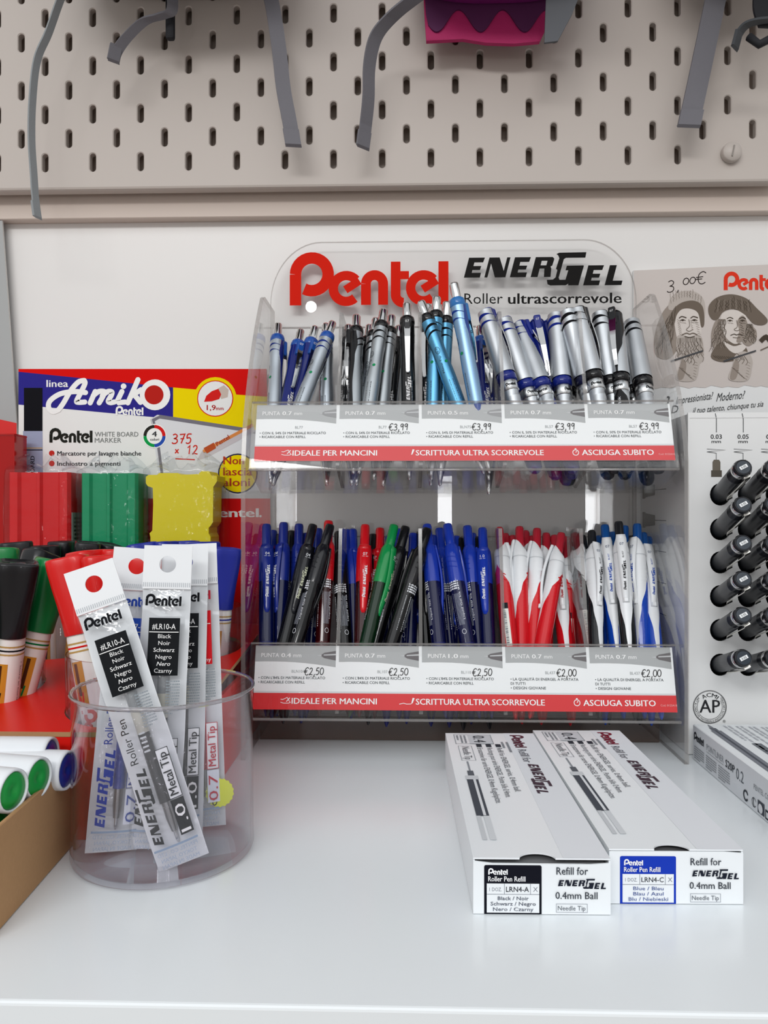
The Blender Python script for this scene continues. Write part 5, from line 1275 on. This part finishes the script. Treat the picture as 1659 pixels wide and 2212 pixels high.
hatch(8, 1462, 690, 1466, 720, 7, 5, c1); hatch(9, 1500, 690, 1508, 730, 7, 3, c1)
for x in (1474, 1499):
    ln([(x-8, 688), (x-2, 684), (x+8, 687)], 1.8, c3); ln([(x-6, 693), (x, 690.5), (x+6, 693)], 1.2, c3); sk([(x-3, 692), (x, 690.8), (x+3, 692), (x, 694)], c3, .0015); hatch(4, x-6, 696, x+4, 697, 3, 2, c2)
ln([(1487, 690), (1489, 704), (1482, 712), (1488, 716), (1496, 712)], 1.1, c2); hatch(5, 1490, 692, 1493, 710, 4, 3, c1); ln([(1472, 724), (1482, 720), (1489, 722), (1497, 720), (1506, 724)], 2.0, c2); ln([(1478, 727), (1489, 729), (1500, 727)], 1.4, c3)
# head two: floppy beret
sk([(1548, 690), (1536, 720), (1540, 748), (1560, 765), (1576, 740), (1566, 700)], c1, .0005); sk([(1608, 700), (1632, 712), (1632, 735), (1616, 748), (1602, 735)], c1, .0005)
sk([(1535, 770), (1552, 742), (1578, 738), (1604, 745), (1614, 762), (1590, 778), (1556, 782)], c2, .0006)
sk([(1556, 690), (1562, 676), (1586, 670), (1608, 678), (1615, 700), (1612, 722), (1600, 738), (1586, 743), (1570, 732), (1559, 712)], c4, .0008)
sk([(1592, 694), (1604, 682), (1614, 698), (1612, 724), (1600, 739), (1590, 738), (1596, 716)], c1, .0009)
sk([(1530, 676), (1532, 658), (1550, 642), (1580, 636), (1612, 645), (1634, 666), (1657, 690), (1650, 702), (1628, 700), (1608, 680), (1584, 668), (1562, 674), (1550, 690), (1538, 690)], c2, .0010)
strands(18, lambda t: (1542+82*t, 676-8*sin(pi*t)), lambda t: (1548+70*t, 640+3*abs(t-.5)), 1.6, (c3, c1, c3), .9)
strands(22, lambda t: (1552+14*t, 690), lambda t: (1530+38*t, 762-8*t), 3.0, (c3, c2, c1)); strands(16, lambda t: (1612+12*t, 700), lambda t: (1606+30*t, 748-6*t), 2.6, (c3, c2))
hatch(14, 1540, 768, 1600, 772, 8, 8, c3); hatch(8, 1596, 696, 1604, 734, 8, 4, c3)
for x in (1576, 1603):
    ln([(x-7, 689), (x, 686), (x+7, 689)], 1.6, c3); ln([(x-6, 694), (x, 691.5), (x+6, 694)], 1.1, c3); sk([(x-3, 693), (x, 691.5), (x+3, 693), (x, 695)], c3, .0015); hatch(4, x-5, 697, x+4, 698, 3, 2, c2)
ln([(1590, 692), (1592, 706), (1585, 712), (1591, 715), (1598, 712)], 1.1, c2); ln([(1577, 725), (1585, 722), (1590, 724), (1596, 722), (1603, 725)], 1.6, c3); ln([(1582, 729), (1590, 730), (1598, 729)], 1.2, c2)
sk([(1562, 738), (1584, 748), (1604, 744), (1610, 752), (1594, 764), (1576, 758)], c4, .0011)
# the drawing hands
for hx, hy in ((1474, 776), (1588, 776)):
    sk([(hx-14, hy+44), (hx-6, hy+14), (hx-2, hy-6), (hx+12, hy-16), (hx+28, hy-14), (hx+36, hy), (hx+36, hy+16), (hx+26, hy+46)], c0, .0012)
    sk([(hx-12, hy+42), (hx-5, hy+12), (hx+2, hy), (hx+8, hy+14), (hx+1, hy+42)], c1, .0013)
    for i in range(3): ln([(hx+2+i*8, hy-13+i*3), (hx+12+i*7, hy-3+i*4), (hx+6+i*8, hy+7+i*3)], 1.0, c2, .0014)
    hatch(10, hx-8, hy+18, hx+16, hy+40, 9, 4, c2); hatch(6, hx+26, hy+6, hx+22, hy+36, 7, 3, c1)
    ln([(hx-26, hy+5), (hx+44, hy-18)], 3.2, ink('#4c4d50'), .0016)
ln([(1642, 738), (1654, 728), (1664, 738)], 10, c3, .0012); ln([(1642, 757), (1668, 745)], 2.4, c2, .0012)
# script lines
SCR = ink('#3a3c3e')
SB.text(mb, '?', 1442, 880, 1449, 877, SCR, 22, -.012, .3, .0006)
SB.text(mb, 'Impressionista?', 1460, 873, 1538, 862, SCR, 15, -.012, .35, .0006); SB.text(mb, 'Moderno?', 1547, 867, 1606, 861, SCR, 17, -.012, .35, .0006)
SB.text(mb, 'D', 1450, 893, 1464, 891, SCR, 16, -.012, .3, .0006); SB.text(mb, 'il tuo talento, chiunque tu sia', 1496, 893, 1648, 878, SCR, 12, -.012, .35, .0006)
mb.build('back_board', fl)
# front card with round holes
xf0 = P(1486, 1300, YFt).x; zft = P(1560, 891, YFt).z
rows = [1068, 1143, 1215, 1288, 1361, 1436]
hx0 = P(1556, 1250, YFt).x; hp_ = .0192
HOL = []
for py in rows:
    z = P(1556, py, YFt).z
    for c in range(4): HOL.append((hx0+hp_*c, z))
hl = [[(x+.0072*cos(2*pi*k/22), z+.0078*sin(2*pi*k/22)) for k in range(22)] for x, z in HOL]
mb = MB(); mb.prism([(xf0, .0005), (XRm, .0005), (XRm, zft), (xf0, zft)], lambda a, b, h: Vector((a, YFt+h, b)) - FO, 0, .0012, LW, hl)
SFk = Surf((xf0, YFt-.00005, 0), (1, 0, 0), (0, 0, 1)); SF = _S(SFk.X.copy(), rel(SFk.X, FO))
LN = ink('#5a5c5e'); TD = ink('#3c3e40'); NBc = ink('#6c665c')
for x, sz, hw in ((1547, '0.03', 12), (1605, '0.05', 12), (1664, '0.1', 9)):
    SF.line(mb, [(x-2, 893), (x+.5, 905), (x+.5, 934)], 1.6, LN, .0002)
    SF.text(mb, sz, x-hw, 948, x+hw, 948, TD, 9.5, .02, lay=.0002); SF.text(mb, 'mm', x-10, 957, x+10, 957, TD, 7, .02, lay=.0002)
    SF.line(mb, [(x-20, 970), (x+20, 972), (x-20, 976)], 1.2, LN, .0002); SF.line(mb, [(x-20, 976), (x, 979), (x, 994)], 1.2, LN, .0002)
    SF.poly(mb, [(x-8, 1016), (x-8, 998), (x-5, 993), (x+6, 993), (x+9, 998), (x+9, 1016)], NBc, .0002); SF.poly(mb, [(x-11, 1030), (x-11, 1016), (x+12, 1016), (x+12, 1030)], ink('#57524a'), .0002)
SF.line(mb, [(1490, 903), (1659, 902)], 1.0, ink('#cfcfcf'), .0002)
c = SF.at(1533, 1527); k2 = SF.at(1534, 1527)[0]-c[0]
for r in (36, 34.6, 27): mb.line(arc(c[0], c[1], r*k2, 0, 360, 56), .9*k2, SF.X, TD, .0002)
mb.text('AP', c[0], c[1]-12.5*k2, SF.X, ink('#2c2d30'), h=28*k2, w=44*k2, bold=.02, align='c', lay=.0003)
mb.rect(c[0]-25*k2, c[1]+14*k2, c[0]+25*k2, c[1]+36*k2, SF.X, LW, .00022)
mb.text('ACMI', c[0], 0, lambda u, v, h: SF.X @ Vector((c[0]+(22*k2+v)*sin((u-c[0])/(25*k2)), c[1]+(22*k2+v)*cos((u-c[0])/(25*k2)), h)), TD, h=8.5*k2, w=36*k2, bold=.02, align='c', lay=.0003)
mb.text('ART & CREATIVE MATERIALS INSTITUTE CERTIFIED', 0, 0, lambda u, v, h: SF.X @ Vector((c[0]+(32.5*k2-v)*sin((.0-u)/(31*k2)), c[1]-(32.5*k2-v)*cos(u/(31*k2)), h)) if False else SF.X @ Vector((c[0]-(29.5*k2+(-v+3.5*k2))*sin(-u/(31*k2)), c[1]-(29.5*k2+(-v+3.5*k2))*cos(u/(31*k2)), h)), TD, h=4.2*k2, w=142*k2, align='c', lay=.0003)
mb.text('®', SF.at(1561, 1561)[0], SF.at(1561, 1561)[1], SF.X, TD, h=6*k2, lay=.0003)
mb.build('front_card', fl)
mb = MB(); mb.box((xf0, YFt+.0013, .0005), (xf0+.0012, YB-.0001, zft-.001), LW, Matrix.Translation(-FO))
Xs = lambda u, v, h: Vector((xf0-h, YFt+.004+u, v))-FO
for i in range(7):
    z = .205-.024*i
    mb.rect(.090, z, .098, z+.013, Xs, NBc, .0002); mb.poly([(.066, z+.0025), (.090, z+.001), (.090, z+.012), (.066, z+.0105)], Xs, ink('#57524a'), .0002); mb.rect(.040, z+.0062, .066, z+.0068, Xs, LN, .0002)
mb.build('side_flap', fl)
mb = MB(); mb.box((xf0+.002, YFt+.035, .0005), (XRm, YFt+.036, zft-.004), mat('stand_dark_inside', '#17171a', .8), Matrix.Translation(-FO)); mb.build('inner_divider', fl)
# the pens in the holes
BLKP = plastic('#1d1f24', .32); BLKG = plastic('#2a2d33', .4)
def make_liner():
    b = MB().lathe([(.0040, 0), (.0056, .002), (.0057, .060)], 22, BLKG)
    cap = MB().lathe([(.0058, .060), (.0059, .0612), (.0054, .0622), (.0054, .0745), (.0052, .0760), (.0047, .0764), (.0046, .0760), (.0003, .0760)], 24, BLKP)
    k = MB().lathe([(.0043, .07605), (.0001, .07615)], 24, plastic('#27303a', .25), caps=False)
    X = lambda u, v, h: Vector((u, v, .0763+h)) 
    k.rect(-.0026, -.0011, .0026, .0011, X, ink('#eceef0'), .0001); k.text('0.05', 0, -.0007, X, ink('#22242a'), h=.0014, align='c', lay=.0003)
    c = MB(); c.ribbon([Vector((0, -.0048, .0718)), Vector((0, -.0066, .0722)), Vector((0, -.0072, .0700)), Vector((0, -.0070, .055)), Vector((0, -.0062, .036)), Vector((0, -.0068, .0335)), Vector((0, -.0076, .0325))], Vector((.0021, 0, 0)), .0005, metal('#d0cdc6', .2))
    c.lathe([(.0058, .0690), (.0060, .0694), (.0060, .0732), (.0058, .0736)], 22, metal('#d8d8d8', .15), caps=False)
    proto('liner', [('barrel', b, []), ('cap', cap, [('end_disc', k)]), ('clip', c, [])])
make_liner()
V = (P(1604, 1013, .4945) - P(1556, 1068, YFt)).normalized()
cols = ('first', 'second', 'third', 'fourth'); rws = ('top', 'second', 'third', 'fourth', 'fifth', 'lowest')
for i, py in enumerate(rows):
    for c_i in range(4):
        if c_i == 3 and False: continue
        h0 = Vector((hx0+hp_*c_i, YFt, P(1556, py, YFt).z+.0005))
        ax = V.copy(); ax.z += (-.05 if i == 5 else .015*sin(i*2.1)); ax.normalize(); tip = h0-ax*.0255
        z = ax; y = Vector((-.50, 0, 1)); y = (y-z*y.dot(z)).normalized(); x = y.cross(z)
        M = Matrix(((x.x, y.x, z.x, tip.x), (x.y, y.y, z.y, tip.y), (x.z, y.z, z.z, tip.z), (0, 0, 0, 1)))
        spawn('liner', thing('fineliner_pen', 'black fineliner with metal clip, %s row, %s column of the white stand' % (rws[i], cols[c_i]), 'pen', 'black fineliners in the white stand', M))
# pointliner box lying in front of the stand
q0 = G(1492, 1640); H_p = .0242
px0 = q0.x+.0016
pl = thing('pen_box', 'long white fineliner box lying in front of the stand at lower right', 'box', loc=(px0, q0.y-.15, 0))
Lp = .17; Wp = .075
mb = MB(); mb.rbox((0, .15-Lp, .0003), (Wp, .15, H_p), BOXW, .0005, 1)
U = lambda u, v, h: Vector((-h, .15-u, v)); S = .001
G1, G2 = ink('#8f9398'), ink('#5f646a')
mb.rect(.4*S, .6*S, Lp-.4*S, H_p-.5*S, U, ink('#cfd2d6'), .0001)
logo_round(mb, U, 2.5*S, 14.5*S, 17*S, ink('#26282e'), .0003, 10)
mb.text('POINTLINER', 24*S, 14*S, U, G1, h=4*S, w=27*S, lay=.0003); mb.rect(24*S, 12.6*S, 51*S, 12.9*S, U, G1, .0003)
mb.text('S20P', 54*S, 13*S, U, ink('#44484e'), h=4.6*S, w=13*S, bold=.02, lay=.0003); mb.text('0.2', 69*S, 11*S, U, G2, h=6.5*S, w=10*S, lay=.0003)
for i in range(3): fine_print(mb, U, (3+20*i)*S, 2*S, (20+20*i)*S, 11*S, 6, G1, .0003, i)
mb.text('PENTEL CO., LTD', 92*S, 13*S, U, G1, h=3*S, w=28*S, lay=.0003)
for i, (u0, r0) in enumerate(((82, 3.4), (92.5, 3.2))):
    mb.line(arc(u0*S, 5.5*S, r0*S*.8, 20, 330, 20), 1.2*S if i == 0 else .4*S, U, ink('#3c4046'), .0003)
mb.line([(92*S, 8*S), (91.5*S, 4.5*S), (93*S, 3*S)], .6*S, U, ink('#3c4046'), .0003)
mb.rect(97*S, 2*S, 105*S, 9*S, U, ink('#4a4e56'), .0003); mb.disc(101*S, 5.2*S, 2.6*S, U, ink('#d0d2d6'), .0005); mb.rect(106*S, 1.8*S, 112*S, 7*S, U, ink('#3a3d44'), .0003); mb.rect(107.5*S, 3*S, 110.5*S, 6*S, U, ink('#d0d2d6'), .0005)
T_ = lambda u, v, h: Vector((v, .15-u, H_p+h))
mb.poly([(2*S, 9*S), (9*S, 7.6*S), (10*S, 8.0*S), (10*S, 10.0*S), (9*S, 10.2*S), (2*S, 9.3*S)], T_, ink('#8a8c92'), .0002); mb.rect(10*S, 6.8*S, 16*S, 11.2*S, T_, ink('#6b6e76'), .0002); mb.rect(16*S, 5.6*S, Lp, 12.4*S, T_, ink('#7d8088'), .0002); mb.rect(16*S, 8.2*S, Lp, 9.6*S, T_, ink('#54575f'), .0003)
for i in range(4): fine_print(mb, T_, (4+1*i)*S, (18+8*i)*S, 60*S, (24+8*i)*S, 2, ink('#b9bcc2'), .0002, i)
mb.rect(44*S, 20*S, 66*S, 26*S, T_, ink('#74787f'), .0002)
mb.build('carton', pl)
